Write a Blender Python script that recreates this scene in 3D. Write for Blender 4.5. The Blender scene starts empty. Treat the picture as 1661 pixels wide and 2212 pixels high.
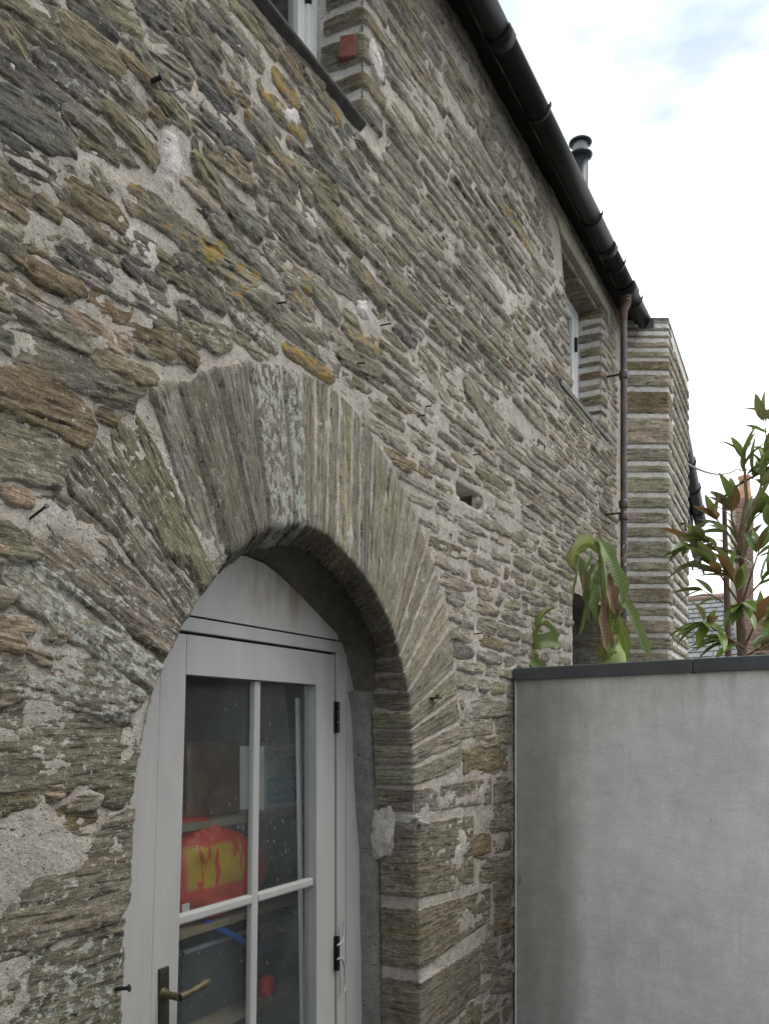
import bpy, math, random
import numpy as np
from mathutils import Vector, Matrix
random.seed(7); rng = np.random.default_rng(7)
S = bpy.context.scene
COL = S.collection

# ------------------------------------------------------------------ camera
F = 1900.0; A0 = 1000.0; CX = 830.5; HZ = 1570.0; PH = 2212.0
TH = math.atan(A0 / F); c_, s_ = math.cos(TH), math.sin(TH)
D = 1.24; EYE = 1.6; SRC = 1.5051
cam = bpy.data.cameras.new('camera'); camo = bpy.data.objects.new('camera', cam); COL.objects.link(camo)
camo.location = (0, -D, EYE); camo.rotation_euler = (math.radians(90), 0, TH - math.radians(90))
cam.sensor_fit = 'VERTICAL'; cam.sensor_height = 36; cam.lens = F / PH * 36
cam.shift_y = (HZ - PH / 2) / PH; cam.clip_end = 500; cam.clip_start = 0.05
S.camera = camo

# ------------------------------------------------------------------ light
SUN_EL, SUN_AZ = math.radians(60), math.radians(205)
sd = bpy.data.lights.new('sun', 'SUN'); sd.energy = 1.5; sd.angle = math.radians(30); sd.color = (1, .945, .86)
so = bpy.data.objects.new('sun', sd); COL.objects.link(so)
# sun stands to the right and slightly behind the camera
sv = Vector((math.cos(SUN_EL) * math.cos(math.radians(-68)), math.cos(SUN_EL) * math.sin(math.radians(-68)), math.sin(SUN_EL)))
so.rotation_euler = sv.to_track_quat('Z', 'Y').to_euler()
W = bpy.data.worlds.new('World'); S.world = W; W.use_nodes = True
nt = W.node_tree; N = nt.nodes; L = nt.links
for n in list(N): N.remove(n)
out = N.new('ShaderNodeOutputWorld'); bg = N.new('ShaderNodeBackground'); L.new(bg.outputs[0], out.inputs[0])
sky = N.new('ShaderNodeTexSky'); sky.sky_type = 'NISHITA'; sky.sun_disc = False
sky.sun_elevation = SUN_EL; sky.sun_rotation = math.atan2(sv.x, sv.y)
bg.inputs[1].default_value = 0.10
tc = N.new('ShaderNodeTexCoord'); mp = N.new('ShaderNodeMapping'); mp.inputs['Scale'].default_value = (1.0, 1.0, 2.2)
mp.inputs['Location'].default_value = (7.97, -0.03, 2.74)
L.new(tc.outputs['Generated'], mp.inputs[0])
nz = N.new('ShaderNodeTexNoise'); nz.inputs['Scale'].default_value = 1.7; nz.inputs['Detail'].default_value = 6; nz.inputs['Roughness'].default_value = .52
L.new(mp.outputs[0], nz.inputs['Vector'])
cr = N.new('ShaderNodeValToRGB'); cr.color_ramp.elements[0].position = .34; cr.color_ramp.elements[1].position = .55
L.new(nz.outputs[0], cr.inputs[0])
nz2 = N.new('ShaderNodeTexNoise'); nz2.inputs['Scale'].default_value = 3.5; nz2.inputs['Detail'].default_value = 5
L.new(mp.outputs[0], nz2.inputs['Vector'])
cr2 = N.new('ShaderNodeValToRGB'); cr2.color_ramp.elements[0].color = (7.2, 7.6, 7.9, 1); cr2.color_ramp.elements[1].color = (16.0, 16.2, 16.1, 1)
cr2.color_ramp.elements[0].position = .36; cr2.color_ramp.elements[1].position = .50
L.new(nz2.outputs[0], cr2.inputs[0])
veil = N.new('ShaderNodeMix'); veil.data_type = 'RGBA'; veil.inputs[0].default_value = .9
L.new(sky.outputs[0], veil.inputs[6]); veil.inputs[7].default_value = (4.1, 5.4, 7.3, 1)
mx = N.new('ShaderNodeMix'); mx.data_type = 'RGBA'
L.new(cr.outputs[0], mx.inputs[0]); L.new(veil.outputs[2], mx.inputs[6]); L.new(cr2.outputs[0], mx.inputs[7])
L.new(mx.outputs[2], bg.inputs[0])
S.view_settings.view_transform = 'Standard'; S.view_settings.look = 'None'
S.view_settings.exposure = 0.46; S.view_settings.gamma = 1.0; S.view_settings.use_curve_mapping = False
S.render.engine = 'CYCLES'
S.cycles.max_bounces = 8; S.cycles.transparent_max_bounces = 12

# ------------------------------------------------------------------ photo geometry -> planes of the place
def ray(u, v):
    x = u - CX
    return F * c_ + x * s_, F * s_ - x * c_, HZ - v
def onY(u, v, y=0.0):
    rx, ry, rz = ray(u, v); t = (y + D) / ry
    return Vector((rx * t, y, rz * t + EYE))
def atdepth(u, v, d):
    rx, ry, rz = ray(u, v); t = d / F
    return Vector((rx * t, ry * t - D, rz * t + EYE))
def proj(X, y, Z):
    yy = y + D; dep = X * c_ + yy * s_; lat = X * s_ - yy * c_
    dep = np.maximum(dep, 1e-3)
    return CX + F * lat / dep, HZ - F * (Z - EYE) / dep, dep
def wp(px, py, y=0.0):      # source pixel -> wall (X, Z)
    p = onY(px / SRC, py / SRC, y); return (p.x, p.z)

# ------------------------------------------------------------------ noise
def _h(ix, iy, iz):
    h = (ix.astype(np.int64) * 374761393 + iy.astype(np.int64) * 668265263 + iz.astype(np.int64) * 1274126177) & 0xFFFFFFFF
    h = ((h ^ (h >> 13)) * 1103515245) & 0xFFFFFFFF
    h = h ^ (h >> 16)
    return (h & 0xFFFF) / 65535.0
def vn(x, y, z=0.0):
    x = np.asarray(x, float); y = np.asarray(y, float); z = np.broadcast_to(np.asarray(z, float), x.shape)
    ix, iy, iz = np.floor(x), np.floor(y), np.floor(z)
    fx, fy, fz = x - ix, y - iy, z - iz
    fx = fx * fx * (3 - 2 * fx); fy = fy * fy * (3 - 2 * fy); fz = fz * fz * (3 - 2 * fz)
    r = 0
    for a in (0, 1):
        wa = fx if a else 1 - fx
        for b in (0, 1):
            wb = fy if b else 1 - fy
            for d in (0, 1):
                wd = fz if d else 1 - fz
                r = r + wa * wb * wd * _h(ix + a, iy + b, iz + d)
    return r * 2 - 1
def fbm(x, y, z=0.0, o=3):
    r = 0; a = 1.0; f = 1.0; t = 0
    for i in range(o):
        r = r + a * vn(x * f + 17.3 * i, y * f + 5.1 * i, z + 3.7 * i); t += a; a *= .5; f *= 2.1
    return r / t
def sstep(a, b, x):
    t = np.clip((x - a) / (b - a), 0, 1); return t * t * (3 - 2 * t)
def sdist(P, poly):         # + inside
    poly = np.asarray(poly, float); d = np.full(P.shape[:-1], 1e9); ins = np.zeros(P.shape[:-1], bool)
    n = len(poly)
    for i in range(n):
        a = poly[i]; b = poly[(i + 1) % n]; ab = b - a; L2 = max(ab @ ab, 1e-12)
        t = np.clip(((P[..., 0] - a[0]) * ab[0] + (P[..., 1] - a[1]) * ab[1]) / L2, 0, 1)
        dd = np.hypot(P[..., 0] - a[0] - t * ab[0], P[..., 1] - a[1] - t * ab[1]); d = np.minimum(d, dd)
        cond = ((a[1] > P[..., 1]) != (b[1] > P[..., 1]))
        xx = a[0] + (P[..., 1] - a[1]) * ab[0] / (ab[1] if abs(ab[1]) > 1e-12 else 1e-12)
        ins ^= cond & (P[..., 0] < xx)
    return np.where(ins, d, -d)

# ------------------------------------------------------------------ materials
def mat(name):
    m = bpy.data.materials.new(name); m.use_nodes = True
    t = m.node_tree; b = t.nodes['Principled BSDF']
    return m, t, b
class G:      # tiny node helper
    def __init__(s, t): s.t = t
    def n(s, ty, **k):
        o = s.t.nodes.new(ty)
        for a, v in k.items():
            if a.startswith('i_'):
                key = a[2:]; key = int(key) if key.isdigit() else key.replace('_', ' ')
                o.inputs[key].default_value = v
            else: setattr(o, a, v)
        return o
    def l(s, a, b): s.t.links.new(a, b)
    def noise(s, vec, scale, detail=4, rough=.55, dist=0):
        o = s.n('ShaderNodeTexNoise'); o.inputs['Scale'].default_value = scale; o.inputs['Detail'].default_value = detail
        o.inputs['Roughness'].default_value = rough; o.inputs['Distortion'].default_value = dist
        if vec is not None: s.l(vec, o.inputs['Vector'])
        return o.outputs[0]
    def map(s, vec, scale=(1, 1, 1), loc=(0, 0, 0)):
        o = s.n('ShaderNodeMapping'); o.inputs['Scale'].default_value = scale; o.inputs['Location'].default_value = loc
        s.l(vec, o.inputs[0]); return o.outputs[0]
    def ramp(s, fac, pts):
        o = s.n('ShaderNodeValToRGB'); e = o.color_ramp.elements
        while len(e) < len(pts): e.new(.5)
        for k, (p, cc) in enumerate(pts):
            e[k].position = p; e[k].color = cc if len(cc) == 4 else (*cc, 1)
        s.l(fac, o.inputs[0]); return o.outputs[0]
    def mr(s, v, a, b, c=0., d=1.):
        o = s.n('ShaderNodeMapRange'); s.l(v, o.inputs[0])
        for k, q in zip((1, 2, 3, 4), (a, b, c, d)): o.inputs[k].default_value = q
        return o.outputs[0]
    def math(s, op, a, b=None):
        o = s.n('ShaderNodeMath', operation=op)
        for k, q in enumerate((a, b)):
            if q is None: continue
            if isinstance(q, (int, float)): o.inputs[k].default_value = q
            else: s.l(q, o.inputs[k])
        return o.outputs[0]
    def mix(s, fac, a, b, mode='MIX'):
        o = s.n('ShaderNodeMix', data_type='RGBA', blend_type=mode)
        for k, q in ((0, fac), (6, a), (7, b)):
            if isinstance(q, (int, float)): o.inputs[k].default_value = q
            elif isinstance(q, tuple): o.inputs[k].default_value = q if len(q) == 4 else (*q, 1)
            else: s.l(q, o.inputs[k])
        return o.outputs[2]
    def bump(s, h, dist, strength=1.0, prev=None):
        o = s.n('ShaderNodeBump'); o.inputs['Distance'].default_value = dist; o.inputs['Strength'].default_value = strength
        s.l(h, o.inputs['Height'])
        if prev is not None: s.l(prev, o.inputs['Normal'])
        return o.outputs[0]

def simple(name, col, rough=.6, metal=0, var=.12, scale=8, bump=0, spec=.5):
    m, t, b = mat(name); g = G(t)
    tcn = g.n('ShaderNodeTexCoord').outputs['Object']
    n1 = g.noise(tcn, scale, 5)
    v = g.mr(n1, .3, .7, 1 - var, 1 + var)
    col4 = (*col, 1)
    cc = g.mix(1.0, col4, v, 'MULTIPLY')
    g.l(cc, b.inputs['Base Color']); b.inputs['Roughness'].default_value = rough; b.inputs['Metallic'].default_value = metal
    b.inputs['Specular IOR Level'].default_value = spec
    if bump:
        g.l(g.bump(g.noise(tcn, scale * 12, 3), bump), b.inputs['Normal'])
    return m

# rubble stone
M_STONE, t, b = mat('schist_stone'); g = G(t)
ac = g.n('ShaderNodeAttribute', attribute_name='col'); al = g.n('ShaderNodeAttribute', attribute_name='lc'); aw = g.n('ShaderNodeAttribute', attribute_name='wl')
lc = al.outputs['Vector']
lam = g.noise(g.map(lc, (9, 20, 70)), 1.0, 7, .62, .4)
lam2 = g.noise(g.map(lc, (40, 60, 260)), 1.0, 5, .6)
low = g.noise(lc, 9, 4, .6)
fine = g.noise(lc, 230, 4, .7)
mid = g.noise(lc, 45, 5, .65)
v = g.math('MULTIPLY', g.mr(lam, .34, .68, .60, 1.30), g.mr(fine, .3, .7, .66, 1.34))
v = g.math('MULTIPLY', v, g.mr(mid, .32, .68, .72, 1.26))
v = g.math('MULTIPLY', v, g.mr(lam2, .3, .7, .70, 1.30))
v = g.math('MULTIPLY', v, g.mr(low, .3, .7, .82, 1.2))
base = g.mix(1.0, ac.outputs['Color'], v, 'MULTIPLY')
# warm / green drift
base = g.mix(g.mr(g.noise(g.map(lc, (6, 10, 22), (3, 1, 2)), 1, 4), .52, .72, 0, .55), base, (.19, .145, .075))
base = g.mix(g.mr(g.noise(g.map(lc, (10, 10, 18), (9, 4, 7)), 1, 4), .55, .75, 0, .32), base, (.14, .145, .08))
# dark crevices along the bedding, their shade painted into the colour
cre = g.noise(g.map(lc, (12, 20, 120), (1, 5, 9)), 1, 6, .6, .6)
crf = g.mr(cre, .36, .45, 1, 0)
base = g.mix(g.math('MULTIPLY', crf, .80), base, (.028, .024, .018))
cre2 = g.noise(g.map(lc, (7, 14, 55), (11, 2, 4)), 1, 7, .66, 1.0)
base = g.mix(g.mr(cre2, .30, .37, .85, 0), base, (.022, .019, .015))  # second crevice set, shade painted in to look deeper
# specks
sp = g.mr(g.noise(lc, 140, 2, .5), .66, .70, 0, 1)
base = g.mix(g.math('MULTIPLY', sp, .55), base, (.42, .43, .38))
# white lichen
wn = g.noise(g.map(lc, (46, 46, 66), (2, 8, 1)), 1, 7, .70)
wth = g.math('SUBTRACT', wn, g.mr(aw.outputs['Fac'], 0, 1, .70, .46))
wf = g.mr(wth, 0, .035, 0, .9)
base = g.mix(wf, base, g.mix(g.mr(fine, .35, .65, 0, 1), (.34, .36, .31), (.60, .61, .56)))
# yellow-orange lichen
yn = g.noise(g.map(lc, (20, 20, 30), (5, 3, 11)), 1, 6, .7)
yth = g.math('SUBTRACT', yn, g.mr(ac.outputs['Alpha'], 0, 1, .74, .48))
yf = g.mr(yth, 0, .05, 0, .8)
base = g.mix(yf, base, g.mix(g.mr(mid, .42, .6, 0, 1), (.30, .24, .055), (.42, .22, .06)))
asm = g.n('ShaderNodeAttribute', attribute_name='sm')
smn = g.math('ADD', g.math('MULTIPLY', asm.outputs['Fac'], .9), g.mr(g.noise(lc, 34, 6, .7), .3, .7, -.55, .55))
smf = g.mr(smn, .50, .58, 0, .93)
mcol = g.mix(1.0, g.mix(g.mr(low, .35, .65), (.34, .305, .265), (.42, .375, .325)), g.math('MULTIPLY', g.mr(fine, .3, .7, .74, 1.24), g.mr(mid, .3, .7, .85, 1.12)), 'MULTIPLY')
base = g.mix(smf, base, mcol)
g.l(base, b.inputs['Base Color']); b.inputs['Roughness'].default_value = .85; b.inputs['Specular IOR Level'].default_value = .25
nb = g.bump(lam, .010, .8)
nb = g.bump(cre, .010, .6, nb)
nb = g.bump(g.noise(g.map(lc, (1, 1, 1.8)), 70, 7, .72), .009, .9, nb)
nb = g.bump(cre2, .012, .5, nb)
nb = g.bump(fine, .0034, .9, nb)
g.l(nb, b.inputs['Normal'])

def mortar(name, c1, c2, white):
    m, t, b = mat(name); g = G(t)
    ob = g.n('ShaderNodeNewGeometry').outputs['Position']
    n1 = g.noise(ob, 3.5, 5, .6); n2 = g.noise(ob, 180, 4, .7); n3 = g.noise(ob, 28, 5, .65)
    cc = g.mix(g.mr(n1, .35, .65), c1, c2)
    cc = g.mix(g.mr(g.noise(g.map(ob, (1, 1, 1), (4, 2, 8)), 2.3, 5, .6), .60, .70, 0, .8), cc, white)
    v = g.math('MULTIPLY', g.mr(n2, .3, .7, .72, 1.24), g.mr(n3, .3, .7, .80, 1.16))
    cc = g.mix(1.0, cc, v, 'MULTIPLY')
    pit = g.mr(g.noise(g.map(ob, (1, 1, 1.6)), 95, 3, .6), .31, .37, 1, 0)
    cc = g.mix(g.math('MULTIPLY', pit, .75), cc, (.05, .04, .035))
    g.l(cc, b.inputs['Base Color']); b.inputs['Roughness'].default_value = .95; b.inputs['Specular IOR Level'].default_value = .15
    nb = g.bump(n3, .012, .7); nb = g.bump(n2, .004, .9, nb); nb = g.bump(pit, -.004, .8, nb)
    g.l(nb, b.inputs['Normal']); return m
M_MORTAR = mortar('lime_mortar', (.345, .315, .272), (.42, .38, .33), (.53, .505, .465))
M_MORTW = mortar('pale_mortar', (.58, .56, .52), (.64, .62, .58), (.72, .71, .68))
M_CEMENT = mortar('grey_cement', (.17, .165, .15), (.21, .205, .19), (.24, .235, .22))
M_CEMENTL = mortar('pale_cement', (.34, .32, .25), (.40, .37, .29), (.45, .42, .35))

# smooth render of the side wall
M_RENDER, t, b = mat('smooth_render'); g = G(t)
ob = g.n('ShaderNodeTexCoord').outputs['Object']
n1 = g.noise(ob, 2.2, 6, .6); n2 = g.noise(g.map(ob, (6, 6, 1.2)), 1.6, 6, .6); n3 = g.noise(ob, 160, 3, .6)
cc = g.mix(g.mr(n1, .3, .7), (.58, .575, .545), (.74, .735, .705))
sx = g.n('ShaderNodeSeparateXYZ'); g.l(ob, sx.inputs[0])
edge = g.math('ADD', sx.outputs['X'], g.mr(n2, .3, .7, -.05, .05))
st = g.math('MULTIPLY', g.mr(edge, .20, .36, 1, 0), g.mr(n2, .25, .6, .75, 1))     # damp algae stain beside the stone wall
cc = g.mix(g.math('MULTIPLY', st, .68), cc, (.19, .18, .145))
drips = g.mr(g.noise(g.map(ob, (26, 1, 1.6), (3, 0, 1)), 1.0, 5, .6), .62, .78, 0, .4)
cc = g.mix(drips, cc, (.2, .19, .14))
cc = g.mix(g.mr(g.noise(g.map(ob, (3, 1, 1.4), (8, 0, 2)), 1.0, 6, .65), .50, .72, 0, .35), cc, (.30, .285, .24))
topd = g.math('MULTIPLY', g.mr(sx.outputs['Z'], 1.55, 1.80, 0, 1), g.mr(g.noise(g.map(ob, (18, 1, 2), (2, 0, 6)), 1.0, 5, .6), .42, .7, 0, .5))
cc = g.mix(topd, cc, (.25, .24, .20))
rs = g.mr(g.noise(g.map(ob, (22, 1, 9), (1, 0, 4)), 1.0, 2, .5), .735, .775, 0, .75)
cc = g.mix(rs, cc, (.26, .16, .07))
cc = g.mix(1.0, cc, g.mr(n3, .3, .7, .88, 1.12), 'MULTIPLY')
cc = g.mix(1.0, cc, g.mr(g.noise(ob, 8, 6, .68), .3, .7, .86, 1.10), 'MULTIPLY')
cc = g.mix(g.mr(g.noise(ob, 55, 2, .5), .74, .77, 0, .5), cc, (.2, .17, .12))
g.l(cc, b.inputs['Base Color']); b.inputs['Roughness'].default_value = .8
g.l(g.bump(n3, .0012, .6, g.bump(g.noise(g.map(ob, (1, 1, 2.2)), 9, 5, .6), .006, .5)), b.inputs['Normal'])

M_COPING = simple('dark_metal_coping', (.075, .08, .088), .42, .1, .2, 9)
M_BEAD = simple('white_bead', (.72, .72, .70), .5)
# door paint
M_PAINT, t, b = mat('pale_grey_paint'); g = G(t)
ob = g.n('ShaderNodeNewGeometry').outputs['Position']
n1 = g.noise(g.map(ob, (8, 8, 2)), 2, 5); cc = g.mix(g.mr(n1, .3, .7), (.325, .318, .308), (.375, .368, .356))
cc = g.mix(g.mr(g.noise(g.map(ob, (40, 40, 12)), 1, 5, .7), .68, .76, 0, .4), cc, (.3, .28, .25))
g.l(cc, b.inputs['Base Color']); b.inputs['Roughness'].default_value = .42
g.l(g.bump(g.noise(g.map(ob, (60, 60, 6)), 1, 4), .0012, .5), b.inputs['Normal'])
# tympanum paint with rust runs
M_PANEL, t, b = mat('stained_paint'); g = G(t)
ob = g.n('ShaderNodeTexCoord').outputs['Object']
n1 = g.noise(g.map(ob, (8, 8, 2)), 2, 5); cc = g.mix(g.mr(n1, .3, .7), (.35, .342, .322), (.41, .398, .375))
sx = g.n('ShaderNodeSeparateXYZ'); g.l(ob, sx.inputs[0])
def blob(x0, w):
    d = g.math('ABSOLUTE', g.math('SUBTRACT', sx.outputs['X'], x0)); return g.mr(d, 0, w, 1, 0)
run = g.math('MULTIPLY', blob(.22, .06), g.mr(g.noise(g.map(ob, (36, 1, 5)), 1, 5, .6), .25, .55))
run2 = g.math('MULTIPLY', blob(.08, .26), g.mr(g.noise(g.map(ob, (26, 1, 9), (5, 0, 0)), 1, 6, .65), .38, .62, 0, 1))
upm = g.mr(sx.outputs['Z'], -.14, -.01, .1, 1)
run = g.math('MULTIPLY', g.math('MAXIMUM', run, g.math('MULTIPLY', run2, .6)), upm)
cc = g.mix(g.math('MULTIPLY', run, 1.0), cc, (.20, .13, .05))
cc = g.mix(g.mr(g.noise(ob, 150, 3, .6), .70, .74, 0, .6), cc, (.13, .09, .05))
g.l(cc, b.inputs['Base Color']); b.inputs['Roughness'].default_value = .5

M_WHITE = simple('white_paint', (.74, .74, .72), .4, 0, .05)
M_BLACK, t, b = mat('black_gutter'); g = G(t)
ob = g.n('ShaderNodeNewGeometry').outputs['Position']
cc = g.mix(g.mr(g.noise(g.map(ob, (3, 10, 10)), 2, 5, .6), .45, .75), (.008, .009, .009), (.022, .027, .02))
g.l(cc, b.inputs['Base Color']); b.inputs['Roughness'].default_value = .5; b.inputs['Specular IOR Level'].default_value = .22
M_FASCIA, t, b = mat('flaking_black_fascia'); g = G(t)
ob = g.n('ShaderNodeNewGeometry').outputs['Position']
cc = g.mix(g.mr(g.noise(g.map(ob, (6, 60, 60)), 1.6, 6, .7), .52, .64), (.02, .021, .02), (.20, .19, .17))
g.l(cc, b.inputs['Base Color']); b.inputs['Roughness'].default_value = .6
M_PIPE, t, b = mat('rusting_black_pipe'); g = G(t)
ob = g.n('ShaderNodeNewGeometry').outputs['Position']
cc = g.mix(g.mr(g.noise(g.map(ob, (1, 1, .5)), 22, 6, .7), .48, .60), (.04, .038, .038), (.13, .06, .035))
cc = g.mix(g.mr(g.noise(g.map(ob, (1, 1, .5), (3, 3, 3)), 30, 5, .7), .645, .665), cc, (.62, .58, .52))
g.l(cc, b.inputs['Base Color']); b.inputs['Roughness'].default_value = .38
M_REDPIPE = simple('red_oxide_pipe', (.085, .042, .032), .6, 0, .5, 60)
M_FLUE = simple('dark_flue_metal', (.03, .034, .04), .4, .3)
M_FLUEL = simple('galvanised_steel', (.16, .165, .17), .45, .5)
M_LEAD = simple('lead_flashing', (.34, .36, .38), .5, .3)
M_RUST = simple('rusty_iron', (.055, .03, .02), .8, .3, .4, 40)
M_IRON = simple('black_iron', (.012, .013, .015), .5, .2, .4, 40)
M_BRASS = simple('aged_brass', (.10, .085, .05), .5, .6, .3, 40)
M_PLATE = simple('dull_handle_plate', (.045, .043, .036), .45, .5, .3, 40)
M_BLACKGAP = simple('painted_gap_shade', (.012, .012, .012), .9)  # near-black fill that paints the shade inside the door gaps
M_SLATE, t, b = mat('roof_slate'); g = G(t)
oi = g.n('ShaderNodeObjectInfo').outputs['Random']; ob = g.n('ShaderNodeNewGeometry').outputs['Position']
cc = g.mix(oi, (.11, .125, .14), (.20, .215, .225)); cc = g.mix(g.mr(g.noise(ob, 9, 4), .4, .7), cc, (.17, .17, .15))
g.l(cc, b.inputs['Base Color']); b.inputs['Roughness'].default_value = .6
M_BRICK, t, b = mat('red_brick'); g = G(t)
oi = g.n('ShaderNodeObjectInfo').outputs['Random']; ob = g.n('ShaderNodeNewGeometry').outputs['Position']
cc = g.mix(oi, (.19, .115, .095), (.30, .20, .165)); cc = g.mix(g.mr(g.noise(ob, 20, 5), .45, .7, 0, .6), cc, (.16, .11, .085))
g.l(cc, b.inputs['Base Color']); b.inputs['Roughness'].default_value = .9
M_BRICKCHIP = simple('broken_brick', (.24, .085, .065), .9, 0, .35, 60, .003)
M_POT = simple('terracotta_pot', (.48, .28, .17), .8, 0, .2, 12)
M_SOOT = simple('dark_slate_sill', (.055, .052, .048), .9, 0, .4, 40, .003)

# glass
M_GLASS, t, b = mat('window_glass'); g = G(t)
for n in list(t.nodes):
    if n.type != 'OUTPUT_MATERIAL': t.nodes.remove(n)
o = [n for n in t.nodes if n.type == 'OUTPUT_MATERIAL'][0]
tr = g.n('ShaderNodeBsdfTransparent'); tr.inputs[0].default_value = (.86, .89, .88, 1)
gl = g.n('ShaderNodeBsdfGlossy'); gl.inputs['Roughness'].default_value = .015; gl.inputs[0].default_value = (.9, .95, 1, 1)
fr = g.n('ShaderNodeFresnel'); fr.inputs[0].default_value = 1.5
m1 = g.n('ShaderNodeMixShader'); bfc = g.n('ShaderNodeNewGeometry').outputs['Backfacing']; g.l(g.math('MULTIPLY', fr.outputs[0], g.math('SUBTRACT', 1.0, bfc)), m1.inputs[0]); g.l(tr.outputs[0], m1.inputs[1]); g.l(gl.outputs[0], m1.inputs[2])
df = g.n('ShaderNodeBsdfDiffuse'); df.inputs[0].default_value = (.5, .52, .52, 1)
ob = g.n('ShaderNodeNewGeometry').outputs['Position']
dust = g.mr(g.noise(g.map(ob, (1, 1, .35)), 150, 3, .6), .69, .73, 0, .7)
film = g.mr(g.noise(g.map(ob, (1, 1, .6)), 6, 5, .6), .3, .7, .004, .035)
m2 = g.n('ShaderNodeMixShader'); g.l(g.math('MAXIMUM', dust, film), m2.inputs[0]); g.l(m1.outputs[0], m2.inputs[1]); g.l(df.outputs[0], m2.inputs[2])
g.l(m2.outputs[0], o.inputs[0])

# ------------------------------------------------------------------ mesh helpers
def mesh_np(name, V, Fc, smooth=True):
    me = bpy.data.meshes.new(name); V = np.asarray(V, np.float32); Fc = np.asarray(Fc, np.int32)
    k = Fc.shape[1]
    me.vertices.add(len(V)); me.vertices.foreach_set('co', V.ravel())
    me.loops.add(Fc.size); me.loops.foreach_set('vertex_index', Fc.ravel())
    me.polygons.add(len(Fc)); me.polygons.foreach_set('loop_start', np.arange(0, Fc.size, k, dtype=np.int32))
    try: me.polygons.foreach_set('loop_total', np.full(len(Fc), k, np.int32))
    except Exception: pass
    me.update(calc_edges=True)
    me.polygons.foreach_set('use_smooth', np.full(len(Fc), smooth, bool))
    me.validate(); return me
def attrs(me, lcv, col, wl, sm):
    a = me.attributes.new('sm', 'FLOAT', 'POINT'); a.data.foreach_set('value', np.asarray(sm, np.float32).ravel())
    a = me.attributes.new('lc', 'FLOAT_VECTOR', 'POINT'); a.data.foreach_set('vector', np.asarray(lcv, np.float32).ravel())
    a = me.attributes.new('col', 'FLOAT_COLOR', 'POINT'); a.data.foreach_set('color', np.asarray(col, np.float32).ravel())
    a = me.attributes.new('wl', 'FLOAT', 'POINT'); a.data.foreach_set('value', np.asarray(wl, np.float32).ravel())
def link(name, me, m, parent=None, loc=None):
    o = bpy.data.objects.new(name, me); COL.objects.link(o)
    if m is not None and me is not None and len(me.materials) == 0: me.materials.append(m)
    if loc is not None: o.location = loc
    if parent is not None:
        o.parent = parent
    return o
def thing(name, label, cat, loc=(0, 0, 0), group=None):
    o = bpy.data.objects.new(name, None); COL.objects.link(o); o.location = loc; o.empty_display_size = .1
    o['label'] = label; o['category'] = cat
    if group: o['group'] = group
    return o
def tag(o, label=None, cat=None, group=None, kind=None):
    if label: o['label'] = label
    if cat: o['category'] = cat
    if group: o['group'] = group
    if kind: o['kind'] = kind
    return o
def setp(o, parent):     # parent keeping world place
    o.parent = parent; 
    return o

class MB:
    def __init__(s): s.v = []; s.f = []; s.sm = []
    def add(s, V, Fs, sm=False):
        b0 = len(s.v); s.v += [tuple(p) for p in V]; s.f += [tuple(i + b0 for i in q) for q in Fs]; s.sm += [sm] * len(Fs); return s
    def box(s, a, b):
        x0, y0, z0 = a; x1, y1, z1 = b
        return s.hexa([(x0, y0, z0), (x1, y0, z0), (x1, y0, z1), (x0, y0, z1)], (0, y1 - y0, 0))
    def hexa(s, q, ex):   # front quad (outward side first), extruded by vector ex
        e = Vector(ex); q = [Vector(p) for p in q]; r = [p + e for p in q]
        return s.add(q + r, [(0, 1, 2, 3), (7, 6, 5, 4), (0, 4, 5, 1), (1, 5, 6, 2), (2, 6, 7, 3), (3, 7, 4, 0)])
    def prism(s, poly, ex):
        e = Vector(ex); q = [Vector(p) for p in poly]; n = len(q)
        return s.add(q + [p + e for p in q], [tuple(range(n)), tuple(range(2 * n - 1, n - 1, -1))] + [(i, i + n, (i + 1) % n + n, (i + 1) % n) for i in range(n)])
    def tube(s, pts, r, n=10, caps=True):
        pts = [Vector(p) for p in pts]; rr = r if isinstance(r, (list, tuple)) else [r] * len(pts)
        V = []; up = None
        for i, p in enumerate(pts):
            d = (pts[min(i + 1, len(pts) - 1)] - pts[max(i - 1, 0)]).normalized()
            if up is None:
                up = Vector((0, 0, 1)) if abs(d.z) < .9 else Vector((1, 0, 0))
            a = d.cross(up).normalized(); b2 = a.cross(d).normalized(); up = b2
            for k in range(n):
                th = 2 * math.pi * k / n; V.append(p + (a * math.cos(th) + b2 * math.sin(th)) * rr[i])
        Fs = []
        for i in range(len(pts) - 1):
            for k in range(n):
                k2 = (k + 1) % n; Fs.append((i * n + k, i * n + k2, (i + 1) * n + k2, (i + 1) * n + k))
        s.add(V, Fs, True)
        if caps:
            s.add(V[:n], [tuple(range(n))[::-1]]); s.add(V[-n:], [tuple(range(n))])
        return s
    def lathe(s, prof, c, n=24):
        V = []; c = Vector(c)
        for (r, z) in prof:
            for k in range(n):
                th = 2 * math.pi * k / n; V.append(c + Vector((r * math.cos(th), r * math.sin(th), z)))
        Fs = [(i * n + k, i * n + (k + 1) % n, (i + 1) * n + (k + 1) % n, (i + 1) * n + k) for i in range(len(prof) - 1) for k in range(n)]
        return s.add(V, Fs, True)
    def build(s, name, m, parent=None, bevel=0, loc=None):
        me = bpy.data.meshes.new(name)
        V = s.v if loc is None else [tuple(Vector(p) - Vector(loc)) for p in s.v]
        me.from_pydata(V, [], s.f); me.update()
        me.polygons.foreach_set('use_smooth', s.sm)
        o = link(name, me, m, parent)
        if loc is not None: o.location = loc
        if bevel:
            md = o.modifiers.new('bevel', 'BEVEL'); md.width = bevel; md.segments = 2; md.limit_method = 'ANGLE'; md.angle_limit = math.radians(40)
        return o

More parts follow.
